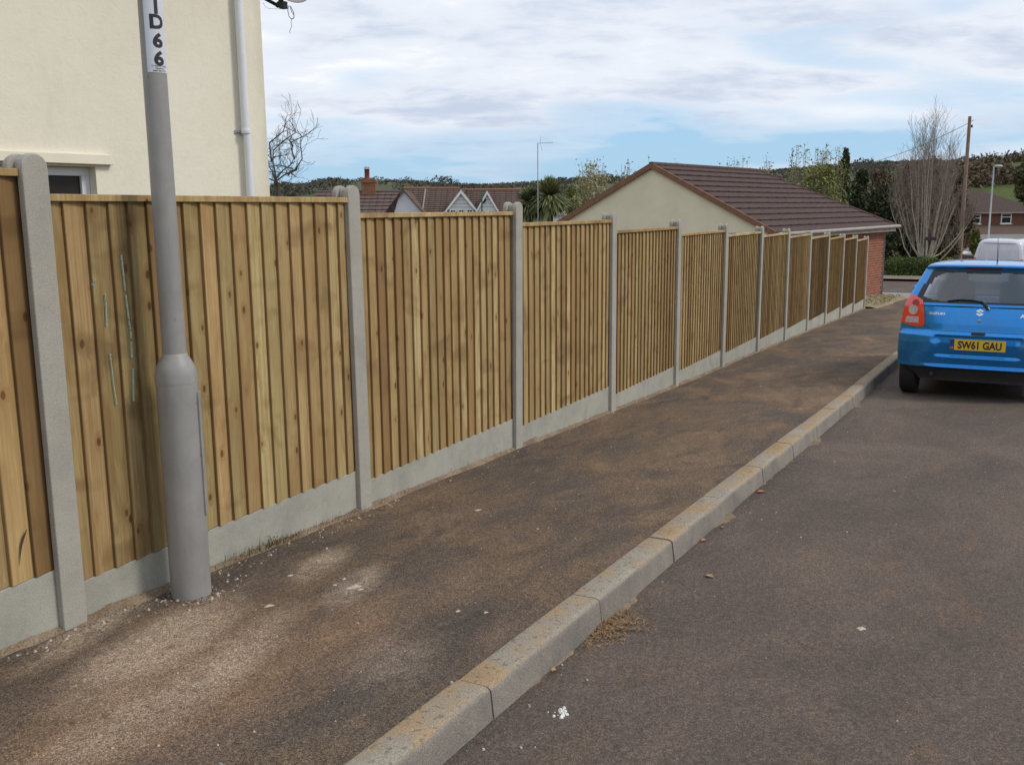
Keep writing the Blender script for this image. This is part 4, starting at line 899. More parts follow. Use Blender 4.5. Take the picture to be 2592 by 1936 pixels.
for xc, yt, half, npan, yo in ((1167, 484, .68, 3, -run+.9), (1233, 486, .48, 2, -run+.8)):
    dx_, dz_ = onplane(oa, xc, yt, yo); gg = gable(dx_, dz_, half, .86, yo, 2.2, M_clad, M_tile2, 'dormer', .12, M_whitep)
    zt_ = dz_-.86; b = MB(); hw = half*.93; b.box(dx_-hw, dx_+hw, yo, yo+2.0, zt_-.9, zt_-.001); b.build('dormer_wall', M_whitep, gg)
    for k in range(npan):
        w_ = 2*hw/npan; x0 = dx_-hw+k*w_+.06; x1 = x0+w_-.12; fr = MB()
        for a0_, a1_, c0, c1 in ((x0, x0+.04, zt_-.62, zt_-.04), (x1-.04, x1, zt_-.62, zt_-.04), (x0+.04, x1-.04, zt_-.62, zt_-.58), (x0+.04, x1-.04, zt_-.08, zt_-.04), ((x0+x1)/2-.012, (x0+x1)/2+.012, zt_-.58, zt_-.08), (x0+.04, (x0+x1)/2-.012, zt_-.34, zt_-.32), ((x0+x1)/2+.012, x1-.04, zt_-.34, zt_-.32)): fr.box(a0_, a1_, yo-.06, yo-.02, c0, c1)
        fo = fr.build('window', M_whitep, gg); gl = MB(); gl.box(x0+.04, x1-.04, yo-.035, yo-.005, zt_-.58, zt_-.08); gl.build('pane', M_gdark, fo)
b = MB(); b.lathe([(.0, -.02), (.11, -.015), (.12, .0), (.10, .02), (.085, .02), (.08, .0), (.0, .0)], 16, M=Matrix.Translation((lx(1228), -run+.76, lz(508))) @ Matrix.Rotation(R_(90), 4, 'X') @ Matrix.Diagonal((.8, 1.25, 1, 1)), close=False); b.build('wall_lamp', M_darkmetal, dh)
# lower house with chimney
ob_ = at(960, 500, 44); hx = lambda px: (px-960)*44/F; hz = lambda py: at(960, py, 44).z; hg2 = gz(ob_.x, ob_.y)
ch = empty('chimney_house', (ob_.x, ob_.y, 0), yaw, 'low brown-tiled house with a brick chimney left of the white gable', 'house')
ex_, ez_ = onplane(ob_, 952, 571, -2.6)
b = MB(); courses(b, (hx(800), -2.6, ez_), (ex_, -2.6, ez_), (hx(800), 0, hz(486)), (hx(1014), 0, hz(486)), 9, .04); b.quad((hx(800), 0, hz(486)), (hx(1014), 0, hz(486)), (ex_, 2.6, ez_), (hx(800), 2.6, ez_)); r_ = b.build('roof', M_tile3, ch, fix=False)
b = MB(); b.tube([(hx(800), 0, hz(485)), (hx(1014), 0, hz(485))], .06, 6); b.build('ridge_tiles', plain('grey_ridge', (.11, .09, .08), .9, .2), r_)
b = MB(); b.box(hx(802), ex_-.3, -2.3, 2.3, hg2-.5, ez_+.05); b.build('wall', M_whitep, ch)
b = MB(); x0, x1 = hx(917), hx(954); b.box(x0+.02, x1-.02, -.25, .25, hz(500), hz(463)); b.box(x0-.02, x1+.02, -.29, .29, hz(463), hz(456)); b.box(x0+.03, x1-.03, -.24, .24, hz(456), hz(455))
cst = b.build('chimney', brick_mat('orange_brick', (.28, .12, .065), (.30, .22, .16)), r_)
b = MB(); b.lathe([(.115, hz(455.5)), (.115, hz(430)), (.125, hz(430)), (.125, hz(428.5))], 14, M=Matrix.Translation((hx(931), 0, 0))); b.build('chimney_pot', plain('clay_pot', (.26, .075, .055), .8, .15), ch)
b = MB(); 
for k in range(8): a = 6.28*k/8; b.tube([(hx(931)+.1*math.cos(a), .1*math.sin(a), hz(428.5)), (hx(931)+.1*math.cos(a), .1*math.sin(a), hz(424))], .008, 4)
b.lathe([(.12, hz(424.5)), (.12, hz(423.5))], 12, M=Matrix.Translation((hx(931), 0, 0))); b.build('chimney_cowl', M_galv, ch)
# small pale outbuilding glimpsed beneath the palm
ob2 = at(1418, 560, 40); b = MB(); b.box(-.6, .6, -1, 1, -2.5, .0); b.prism([(-.75, 0), (.75, 0), (0, .35)], -1.1, 1.1, 'y'); tag(b.build('garden_shed', M_whitep, loc=at(1430, 545, 40), rz_=yaw), 'small white shed glimpsed between the palm and the bungalow gable', 'shed')
# ------------------------------------------------------------ far brick house on the right
D3 = 105; o3 = at(2506, 537, D3); fx_ = lambda px: (px-2506)*D3/F; fz = lambda py: at(2506, py, D3).z; hg3 = gz(o3.x, o3.y)
fh = empty('brick_house', (o3.x, o3.y, 0), yaw-.05, 'distant brick house with hipped roof and two white-framed windows at the right', 'house')
x0, x1 = fx_(2436), fx_(2640); zE = fz(538)
b = MB(); b.box(x0, x1, 0, 7, hg3-.5, zE); b.build('wall', M_brickfar, fh)
b = MB(); zT = fz(480); b.add([(x0-.3, -.3, zE), (x1+.3, -.3, zE), (x1+.3, 7.3, zE), (x0-.3, 7.3, zE), (fx_(2462), 3.5, zT), (fx_(2512), 3.5, zT), (x0-.3, -.3, zE-.12), (x1+.3, -.3, zE-.12), (x1+.3, 7.3, zE-.12), (x0-.3, 7.3, zE-.12)],
      [(0, 1, 5, 4), (1, 2, 5), (2, 3, 4, 5), (3, 0, 4), (0, 6, 7, 1), (1, 7, 8, 2), (2, 8, 9, 3), (3, 9, 6, 0), (6, 9, 8, 7)]); b.build('roof', tile_mat('far_tiles', (.085, .062, .055)), fh)
b = MB(); b.box(x0-.35, x1+.35, -.42, -.3, zE-.12, zE+.02); b.build('gutter', plain('far_gutter', (.3, .25, .22), .7), fh)
for xa, xb, ya, yb_ in ((2458, 2484, 543, 567), (2534, 2560, 541, 567)):
    fr = MB(); X0, X1, Zt, Zb = fx_(xa), fx_(xb), fz(ya), fz(yb_); t = .10
    for q in ((X0, X0+t, Zb, Zt), (X1-t, X1, Zb, Zt), (X0+t, X1-t, Zb, Zb+t), (X0+t, X1-t, Zt-t, Zt), (X0+t, X1-t, Zt-.42, Zt-.34)): fr.box(q[0], q[1], -.06, .02, q[2], q[3])
    fr.box(X0-.1, X1+.1, -.12, .0, Zb-.08, Zb-.002)
    fo = fr.build('window', M_whitep, fh); gl = MB(); gl.box(X0+t, X1-t, -.03, -.01, Zb+t, Zt-t); gl.build('pane', M_gdark, fo)
b = MB(); b.prism([(-3.0, fz(593)), (.0, fz(571)), (.0, fz(593))], x0, x1, 'x'); b.build('porch_roof', tile_mat('far_porch_tiles', (.12, .08, .065)), fh)
b = MB(); b.box(x0, x1, -3.1, -3.0, fz(606), fz(592)); b.build('fascia', plain('pale_fascia', (.46, .46, .45), .8), fh)
b = MB(); b.box(x0+.1, x1-.1, -2.95, -.01, hg3-.5, fz(606)); b.build('porch_wall', M_brickfar, fh)
# garden wall in front
a = gp(2436, 60); c = gp(2475, 58); u = (c-a); b = MB(); b.box(0, u.length+3, 0, .22, -.3, .72); b.box(-.03, u.length+3.03, -.03, .25, .72, .80); tag(b.build('garden_wall', M_brickfar, loc=a, rz_=math.atan2(u.y, u.x)), 'low brown brick garden wall right of the wooden pole', 'wall')
blob_tree('round_bush', 2472, 64, 581, 640, 42, 'rounded yellow green bush in front of the far white van', 31, leafmat('bush_leaves', [(.05, .06, .012), (.10, .12, .02), (.17, .18, .04)]), 1500, .10, cat='bush', lumps=8)
blob_tree('hillside_tree', 2602, 88, 400, 522, 112, 'large dark brown green tree at the right edge above the brick house', 33, leafmat('rusty_leaves', [(.05, .045, .022), (.085, .078, .034), (.13, .115, .05)]), 6500, .22, lumps=16, twigs=100)
# ------------------------------------------------------------ hills
def interp(T, x):
    if x <= T[0][0]: return T[0][1:]
    for a, c in zip(T, T[1:]):
        if x <= c[0]:
            f = (x-a[0])/(c[0]-a[0]); return [p+(q-p)*f for p, q in zip(a[1:], c[1:])]
    return T[-1][1:]
RIDGE = [(-900, 500, 480), (400, 490, 470), (684, 482, 500), (780, 480, 500), (830, 466, 520), (917, 461, 540), (1018, 465, 540), (1100, 470, 540), (1190, 475, 540), (1300, 472, 560), (1408, 462, 560), (1520, 458, 520), (1700, 452, 480), (1900, 440, 430), (2145, 424, 380), (2230, 417, 360), (2330, 414, 330), (2450, 414, 330), (3600, 405, 330)]
def ridge_mesh(name, T, base_d, base_z, mat, x0, x1, stepx, rows=12):
    b = MB(); xs = list(range(x0, x1+1, stepx)); vs = []
    for x in xs:
        y, d = interp(T, x)
        for j in range(rows+1):
            f = j/rows; dd = base_d(x)+(d-base_d(x))*f; p = at(x, y, dd); zr_ = at(x, y, d).z; p.z = base_z+(zr_-base_z)*ss(f)**.9+1.0*noise.noise(Vector((x*.004, f*3, 1)))*ss(f)*.6; vs.append(p)
        p = at(x, y, d*1.5); p.z = zr_-14; vs.append(p)
    n = rows+2; b.add(vs, [(i*n+j, (i+1)*n+j, (i+1)*n+j+1, i*n+j+1) for i in range(len(xs)-1) for j in range(n-1)], 0, 0, True); return tag(b.build(name, mat, fix=False), kind='structure')
ridge_mesh('hills', RIDGE, lambda x: 150, -5.5, M_hill, -2400, 5400, 30)
NR = [(2330, 470, 170), (2400, 440, 190), (2450, 428, 205), (2540, 420, 215), (2592, 415, 220), (3400, 400, 220), (5400, 380, 230)]
ridge_mesh('hillside', NR, lambda x: 112, -5.0, M_field, 2330, 5400, 20)
def wood(name, spots, mat, label, seed, per=40):
    b = MB(); rnd = random.Random(seed)
    for p, r, h_ in spots:
        for _ in range(per):
            v = Vector((rnd.gauss(0, 1), rnd.gauss(0, 1), rnd.gauss(0, 1))).normalized()*rnd.uniform(.5, 1); leafq(b, p+Vector((v.x*r, v.y*r, h_*.5+v.z*h_*.5)), r*.24, rnd)
    o = b.build(name, mat, fix=False); return tag(o, label, 'woodland', kind='stuff')
rnd = random.Random(9); spots = []
for k in range(1500):
    x = rnd.uniform(640, 2420); y, d = interp(RIDGE, x); on = noise.noise(Vector((x*.006, 0, 3)))
    f = rnd.random(); 
    if 880 < x < 1010 and f > .25 and rnd.random() < .8: continue
    f = 1-.55*f**1.2 if on > -.1 else 1-.4*f
    dd = 150+(d-150)*f; p = at(x, y, dd); zr_ = at(x, y, d).z; p.z = -5.5+(zr_+5.5)*ss(f)**.9-.4
    if 690 < x < 860: r, h_ = rnd.uniform(2, 4), rnd.uniform(2, 4)
    elif x > 1700: r, h_ = rnd.uniform(1.2, 2.2), rnd.uniform(.8, 1.8)
    else: r, h_ = rnd.uniform(1.5, 3.2), rnd.uniform(1.2, 2.6)
    spots.append((p, r, h_))
for x, top, r in [(1116, 447, 5), (1135, 446, 6), (1150, 452, 4.5), (1088, 452, 4), (1025, 450, 4.5), (1050, 458, 2.5), (985, 456, 2.2), (998, 456, 2.2), (966, 448, 4), (910, 452, 2.2), (850, 452, 3), (832, 452, 3.5), (1263, 465, 3), (1240, 468, 3), (1520, 443, 7), (1545, 446, 5), (2190, 404, 4), (2170, 410, 3), (1410, 455, 4)]:
    y, d = interp(RIDGE, x); p = at(x, y, d); h_ = max(3, at(x, top, d).z-p.z+2); p.z -= 1.0
    for _ in range(3): spots.append((p+Vector((rnd.uniform(-r, r)*.6, rnd.uniform(-r, r)*.6, 0)), r*.7, h_*rnd.uniform(.8, 1)))
wood('distant_woodland', spots, M_wood_far, 'far wooded hills along the horizon', 5)
spots = []
for k in range(760):
    x = rnd.uniform(2380, 3100); y, d = interp(NR, x); f = 1-rnd.random()*.06; dd = 112+(d-112)*f; p = at(x, y, dd); p.z = at(x, y, d).z-1.2
    spots.append((p, rnd.uniform(1.0, 2.2), rnd.uniform(1.5, 4.4)))
for k in range(260):
    x = rnd.uniform(2370, 2560); y, d = interp(NR, x); f = .60+rnd.random()*.37*(1-(x-2370)/260); dd = 112+(d-112)*f; p = at(x, y, dd); p.z = -5+(at(x, y, d).z+5)*ss(f)**.9-.4
    spots.append((p, rnd.uniform(1.2, 2.2), rnd.uniform(1.5, 3)))
wood('hilltop_trees', spots, M_brown, 'brown hedgerow woodland along the top of the green hillside', 6, 34)
# ------------------------------------------------------------ vehicles
def lerpT(T, z):
    if z <= T[0][0]: return T[0][1:]
    for a, c in zip(T, T[1:]):
        if z <= c[0]:
            f = (z-a[0])/(c[0]-a[0]); return [p+(q-p)*f for p, q in zip(a[1:], c[1:])]
    return T[-1][1:]
class Body:
    """closed body lofted from plan-view rings; local x forward from the rear bumper, y left, z up"""
    def __init__(s, T, relief=None, nr=56, nside=40, nf=24, pw=4, bulge=.02): s.T, s.relief, s.nr, s.ns, s.nf, s.pw, s.bu = T, relief, nr, nside, nf, pw, bulge
    def rear(s, y, z):
        xr, xf, w_, b = lerpT(s.T, z); u = min(1, abs(y)/w_); x = xr+b*u**s.pw
        return x+(s.relief(y, z) if s.relief else 0)
    def ring(s, z):
        xr, xf, w_, b = lerpT(s.T, z); P = []
        for k in range(s.nr+1):
            a = -math.pi/2+math.pi*k/s.nr; y = w_*math.sin(a)*1.0
            y = w_*(2*k/s.nr-1)*.75+y*.25
            P.append((s.rear(y, z), y, z))
        xs, xe = xr+b, xf-b*1.6
        for k in range(1, s.ns):
            u = k/s.ns; P.append((xs+(xe-xs)*u, w_*(1+s.bu*math.sin(math.pi*u)), z))
        for k in range(s.nf+1):
            y = w_*(1-2*k/s.nf); u = abs(y)/w_; P.append((xf-b*1.6*u**2.6, y, z))
        for k in range(1, s.ns):
            u = 1-k/s.ns; P.append((xs+(xe-xs)*u, -w_*(1+s.bu*math.sin(math.pi*u)), z))
        return P
    def loft(s, zs): return [s.ring(z) for z in zs]
    def patch(s, b, rows, m=10, off=.002, mi=0, sub=3):
        R2 = []
        for a, c in zip(rows, rows[1:]):
            for k in range(sub): R2.append(tuple(p+(q-p)*k/sub for p, q in zip(a, c)))
        R2.append(rows[-1]); vs = []
        for z, y0, y1 in R2:
            for k in range(m+1): y = y0+(y1-y0)*k/m; vs.append((s.rear(y, z)-off, y, z))
        b.add(vs, [(i*(m+1)+k, i*(m+1)+k+1, (i+1)*(m+1)+k+1, (i+1)*(m+1)+k) for i in range(len(R2)-1) for k in range(m)], mi, 0, True)
    def stamp(s, b, pts, faces, off=.003, mi=0): b.add([(s.rear(y, z)-off, y, z) for y, z in pts], faces, mi)
def paint_mat(name, col, met=.0, rough=.32):
    m = MT(name, col, rough, met, .5); m.b.inputs['Coat Weight'].default_value = .8; m.b.inputs['Coat Roughness'].default_value = .07
    n = m.noise(m.co(), 260, 3, .7); n2 = m.noise(m.co(), 3, 4, .6); m.col(m.mix(m.math('MULTIPLY', m.ramp(n2, [(.4, 0.0), (.7, 1.0)]), .12), m.ramp(n, [(.35, tuple(c*.82 for c in col)), (.65, tuple(min(1, c*1.15) for c in col))]), (.25, .22, .2))); m.rough(m.ramp(n2, [(.3, rough*.8), (.7, rough*1.3)])); return m.m
M_blue = paint_mat('blue_metallic_paint', (.003, .25, .70), .72, .27); M_vanw = paint_mat('white_van_paint', (.62, .61, .66))
def glass_mat(name, tint, k):
    m = MT(name); N_, L_ = m.N, m.L; N_.remove(m.b); o = [n for n in N_ if n.type == 'OUTPUT_MATERIAL'][0]
    t = N_.new('ShaderNodeBsdfTransparent'); t.inputs[0].default_value = (*tint, 1); g_ = N_.new('ShaderNodeBsdfGlossy'); g_.inputs['Roughness'].default_value = .06; g_.inputs[0].default_value = (.9, .93, .95, 1)
    f = N_.new('ShaderNodeFresnel'); f.inputs[0].default_value = 1.5; a = N_.new('ShaderNodeMath'); a.operation = 'ADD'; a.inputs[1].default_value = k; L_.new(f.outputs[0], a.inputs[0]); x = N_.new('ShaderNodeMixShader'); L_.new(a.outputs[0], x.inputs[0]); L_.new(t.outputs[0], x.inputs[1]); L_.new(g_.outputs[0], x.inputs[2]); L_.new(x.outputs[0], o.inputs[0]); return m.m
M_carglass = glass_mat('car_glass', (.40, .44, .43), .09)
M_frit = MT('black_glass_border', (.012, .012, .014), .12).m; M_redlens = MT('red_lens', (.80, .045, .015), .2, 0, .6); M_redlens.b.inputs['Coat Weight'].default_value = 1; M_redlens = M_redlens.m
M_clearlens = plain('clear_lens', (.52, .42, .42), .2, .25, 60); M_chrome = MT('chrome_badge', (.75, .77, .8), .18, .8).m; M_yellow = plain('yellow_plate', (.72, .47, .02), .4, .05, 10); M_int = plain('dark_cabin', (.035, .035, .037), .9, .2, 20)
def rings_mesh(b, R, cap0=True, cap1=True, sel=None, smooth=True):
    n = len(R[0]); vs = [p for r in R for p in r]; groups = {}
    for i in range(len(R)-1):
        for k in range(n):
            f = (i*n+k, i*n+(k+1) % n, (i+1)*n+(k+1) % n, (i+1)*n+k); c = [sum(vs[q][a] for q in f)/4 for a in range(3)]
            groups.setdefault(sel(c) if sel else 0, []).append(f)
    out_ = {}
    for g_, fs in groups.items():
        m = MB() if sel else b; m.add(vs, fs, 0, 0, smooth); out_[g_] = m
    base = out_.get('body', b) if sel else b
    if cap0: base.add(R[0], [tuple(range(n))])
    if cap1: base.add(R[-1], [tuple(range(n-1, -1, -1))])
    return out_
def clean(o):
    bm = bmesh.new(); bm.from_mesh(o.data); bmesh.ops.delete(bm, geom=[v for v in bm.verts if not v.link_faces], context='VERTS'); bm.to_mesh(o.data); bm.free()
def cut_arches(o, centres, r, ysides):
    cut = MB()
    for cx, cz in centres:
        for y0, y1 in ysides: cut.lathe([(r, y0), (r, y1)], 32, M=Matrix.Translation((cx, 0, cz)) @ Matrix.Rotation(R_(-90), 4, 'X'), smooth=False)
    co_ = cut.build('arch_cutter', M_int); md = o.modifiers.new('arches', 'BOOLEAN'); md.operation = 'DIFFERENCE'; md.object = co_; md.solver = 'EXACT'; 
    co_.matrix_world = o.matrix_world if o.parent is None else Matrix.Identity(4)
    par = o.parent; o.parent = None; bpy.context.view_layer.update(); me = bpy.data.meshes.new_from_object(o.evaluated_get(bpy.context.evaluated_depsgraph_get())); o.modifiers.clear(); o.data = me; o.parent = par; bpy.data.objects.remove(co_)
def wheels(root, cs, yo, r, wd):
    for cx in cs:
        for sg in (-1, 1):
            M = Matrix.Translation((cx, sg*yo, r)) @ Matrix.Rotation(R_(90*sg), 4, 'X')
            b = MB(); b.lathe([(r*.62, -.005), (r*.9, -.008), (r*.975, .012), (r, .04), (r, wd-.04), (r*.975, wd-.012), (r*.9, wd), (r*.62, wd-.01)], 32, M=M); wo = b.build('wheel', M_dark, root)
            b = MB(); b.lathe([(.001, -.012), (.05, -.014), (.07, .0), (r*.5, .004), (r*.61, -.008), (r*.64, .0)], 24, M=M, close=False); b.build('rim', M_galv, wo)
CT = [(.20, .16, 3.34, .66, .14), (.24, .15, 3.40, .70, .15), (.328, .10, 3.46, .75, .15), (.340, .055, 3.47, .760, .16), (.38, .050, 3.48, .768, .17), (.50, .018, 3.50, .775, .18), (.60, .002, 3.50, .774, .18), (.675, .004, 3.50, .768, .18), (.70, .03, 3.49, .765, .18), (.73, .052, 3.47, .762, .17), (.80, .056, 3.42, .757, .17),
      (.88, .064, 3.22, .750, .17), (.93, .07, 2.95, .742, .17), (.96, .075, 2.72, .737, .17), (.985, .08, 2.66, .732, .17), (1.06, .115, 2.55, .700, .17), (1.10, .135, 2.49, .683, .17), (1.22, .20, 2.31, .628, .16), (1.34, .265, 2.12, .572, .16), (1.36, .262, 2.08, .562, .16), (1.372, .225, 2.05, .552, .17), (1.395, .212, 2.0, .535, .17), (1.405, .235, 1.97, .52, .18), (1.42, .34, 1.90, .49, .19), (1.438, .55, 1.82, .44, .2), (1.450, .82, 1.72, .36, .2), (1.458, 1.1, 1.6, .22, .1)]
def crelief(y, z):
    def box(v, a, b_, s_): return ss((v-a)/s_)*ss((b_-v)/s_)
    r = .034*box(z, .465, .688, .014)*ss((.415+(.688-z)*(-.12)-abs(y))/.014)
    lip = ss((.56-abs(y))/.16)
    r -= .042*lip*box(z, .336, .374, .012)
    return r
car = empty('parked_hatchback', (8.4, -2.918, rz(8.82)+.002), R_(-.94), 'bright blue small hatchback parked against the kerb, seen from behind', 'car')
car.rotation_euler = (0, math.atan(.041), R_(-.94)); car.location.z = rz(8.82)+.41*.041
BD = Body(CT, crelief)
zs = [.20, .22, .24]+[.25+.01*k for k in range(74)]
b = MB(); rings_mesh(b, BD.loft([z for z in zs if z <= .986])); bo = b.build('body', M_blue, car)
cut_arches(bo, [(.53, .29), (2.86, .30)], .315, [(.50, 1.0), (-1.0, -.50)])
bo.data.materials.clear(); bo.data.materials.append(M_blue); bo.data.materials.append(M_int)
for p in bo.data.polygons:
    c = p.center
    if c.z < .338 or (c.z > .983 and abs(p.normal.z) > .9) or (min(math.hypot(c.x-.53, c.z-.29), math.hypot(c.x-2.86, c.z-.3)) < .322 and abs(c.y) < .745): p.material_index = 1
def csel(c):
    x, y, z = c; xr, xf, w_, b_ = lerpT(CT, z)
    if x < xr+b_*.96 and 1.005 < z < 1.352:
        yl = .625-(z-1.06)*.50 if z > 1.06 else .625-(1.06-z)*1.3
        if abs(y) < yl:
            inn = max(abs(y)/(yl-.085), abs(z-1.175)/.145)
            rr = (abs(y)/(yl-.06))**5+(abs(z-1.178)/.150)**5
            return 'rear' if rr < 1 else 'frit'
    if x > xf-b_*1.6-.02 and 1.01 < z < 1.365 and abs(y) < w_-.045: return 'front'
    if 1.02 < z < 1.335 and abs(y) > w_-.05 and .42+(z-1)*.5 < x < xf-b_*1.6-.08 and not 1.33 < x < 1.42: return ('rside' if y < 0 else 'side')
    return 'body'
gz_ = [.986]+[.99+.01*k for k in range(38)]+[1.365, 1.37, 1.374, 1.38, 1.39, 1.40, 1.405, 1.412, 1.42, 1.43, 1.438, 1.445, 1.45, 1.454, 1.458]
G = rings_mesh(None, BD.loft(gz_), False, True, csel)
for k, (nm, mt) in {'body': ('roof', M_blue), 'rear': ('rear_window', M_carglass), 'frit': ('window_border', M_frit), 'front': ('windscreen', M_carglass), 'side': ('side_window', M_carglass), 'rside': ('side_window', M_carglass)}.items():
    if k in G: o = G[k].build(nm, mt, car, fix=False); clean(o)
for sg in (-1, 1):
    b = MB(); rows = []
    for z, y0, y1 in ((.757, .555, .60), (.775, .525, .70), (.79, .513, .9), (.88, .523, .9), (.98, .538, .9), (1.035, .552, .9), (1.06, .60, .9), (1.085, .655, .9)):
        w_ = lerpT(CT, z)[2]; rows.append((z, sg*y0, sg*min(y1, w_*.997)))
    BD.patch(b, rows, 12, .009); tl = b.build('tail_light', M_redlens, car)
    b = MB(); n = 20; BD.stamp(b, [(sg*(.640+.048*math.cos(6.283*k/n)), .93+.05*math.sin(6.283*k/n)) for k in range(n)], [tuple(range(n))], .0125); BD.patch(b, [(.795, sg*.575, sg*.715), (.86, sg*.578, sg*.705)], 6, .0125); b.build('clear_lamp', M_clearlens, tl)
    b = MB(); BD.stamp(b, [(sg*(.622+.036*math.cos(6.283*k/n)), 1.005+.033*math.sin(6.283*k/n)) for k in range(n)], [tuple(range(n))], .0122); b.build('dark_reflector', plain('deep_red_lens', (.30, .012, .01), .3), tl)
    b = MB(); b.add([(2.15, sg*.74, .98), (2.3, sg*.74, .98), (2.24, sg*.85, 1.0), (2.12, sg*.85, 1.0), (2.15, sg*.74, 1.09), (2.28, sg*.74, 1.09), (2.22, sg*.85, 1.12), (2.12, sg*.85, 1.12)], [(0, 1, 2, 3), (4, 5, 6, 7), (0, 1, 5, 4), (1, 2, 6, 5), (2, 3, 7, 6), (3, 0, 4, 7)]); b.build('wing_mirror', M_blue, car, bevel=.02)
b = MB()
BD.patch(b, [(.726, -.44, .44), (.731, -.44, .44)], 30, .0015, 0, 1)
for sg in (-1, 1):
    for k in range(6):
        f0, f1 = k/6, (k+1)/6; y0, y1 = .44+.075*f0, .44+.075*f1; z0, z1 = .728+.045*f0**.7, .728+.045*f1**.7
        BD.stamp(b, [(sg*y0, z0-.0025), (sg*y1, z1-.0025), (sg*y1, z1+.003), (sg*y0, z0+.003)], [(0, 1, 2, 3)], .002)
b.build('tailgate_seam', M_frit, car)
b = MB(); BD.patch(b, [(.697, -.052, .052), (.703, -.062, .062), (.724, -.066, .066)], 8, .012); b.build('tailgate_handle', M_dark, car)
b = MB(); BD.patch(b, [(1.358, -.165, .165), (1.384, -.165, .165)], 12, .012); b.build('high_brake_light', plain('dim_red_lens', (.16, .02, .02), .3), car)
# number plate
b = MB(); xp = BD.rear(0, .59)-.012; b.box(xp, xp+.008, -.260, .260, .538, .650); pl = b.build('number_plate', M_yellow, car, bevel=.002)
b = MB(); b.box(xp-.001, xp+.001, .214, .259, .539, .649); b.build('plate_band', plain('blue_band', (.02, .035, .22), .4), pl)
def ctext(b, t, size, yc, zc, bold, xoff, sx=1.0, surf=False):
    v, f = text_mesh(t, size, bold)
    if surf: BD.stamp(b, [(yc-p.x*sx, zc+p.y) for p in v], f, xoff)
    else: b.add([(xoff, yc-p.x*sx, zc+p.y) for p in v], f)
b = MB(); ctext(b, 'SW61 GAU', .104, -.022, .558, .0036, xp-.0012, .80); b.build('registration', M_ink, pl)
b = MB(); ctext(b, 'GB', .03, .236, .552, .0006, xp-.0022, .9); b.build('country_letters', plain('plate_orange', (.6, .25, .06), .5), pl)
b = MB(); ctext(b, 'SUZUKI', .031, .40, .893, .0010, .004, 1.45, True); b.build('maker_name', M_chrome, car)
b = MB(); ctext(b, 'Alto', .052, -.425, .888, .0014, .004, 1.25, True); b.build('type_name', M_chrome, car)
Sp = [(0, 1), (.9, .42), (.52, .17), (0, .5), (-.3, .3), (.9, -.42), (0, -1), (-.9, -.42), (-.52, -.17), (0, -.5), (.3, -.3), (-.9, .42)]
b = MB(); BD.stamp(b, [(-p[0]*.042, .928+p[1]*.036) for p in Sp], [(11, 0, 1, 2, 3), (11, 3, 4), (11, 4, 5, 10), (10, 5, 9), (5, 6, 7, 8, 9)], .006); b.build('maker_emblem', M_chrome, car)
b = MB(); b.lathe([(.015, 0), (.017, .004), (.013, .006), (.001, .006)], 14, M=Matrix.Translation((BD.rear(0, .845), 0, .845)) @ Matrix.Rotation(R_(-90), 4, 'Y'), close=False); b.build('lock', M_galv, car)
b = MB(); pts = [(.31, 1.036), (.2, 1.052), (.08, 1.050), (-.01, 1.036)]; b.tube([(BD.rear(y, z)-.014, y, z) for y, z in pts], [.007, .010, .010, .007], 6); pts = [(-.01, 1.04), (-.035, 1.015), (-.06, .985), (-.075, .958)]; b.tube([(BD.rear(y, z)-.022, y, z) for y, z in pts], [.011, .014, .018, .02], 8); b.build('wiper', M_frit, car)
b = MB(); b.tube([(.50, -.11, 1.44), (.48, -.11, 1.46), (.30, -.105, 1.68)], [.009, .0035, .002], 6); b.build('car_aerial', M_darkmetal, car)
b = MB(); b.tube([(.12, .42, .27), (.45, .42, .28)], .022, 10); b.build('exhaust', M_darkmetal, car)
b = MB(); b.box(.55, 3.0, -.5, .5, .17, .20); b.build('underbody', M_int, car)
wheels(car, (.53, 2.86), .742, .285, .165)
for x, h_ in ((.85, 1.08), (1.72, 1.30)):
    for sg in (-1, 1):
        b = MB(); y = sg*.33; b.box(x-.10, x+.06, y-.20, y+.20, .95, h_-.10); b.box(x-.08, x+.04, y-.12, y+.12, h_-.12, h_); b.build('seat', M_int, car, bevel=.035)
b = MB(); BD.patch(b, [(1.285, -.165, .04), (1.327, -.163, .042)], 6, -.006); b.build('window_sticker', plain('pale_sticker', (.50, .60, .60), .6, .03), car)
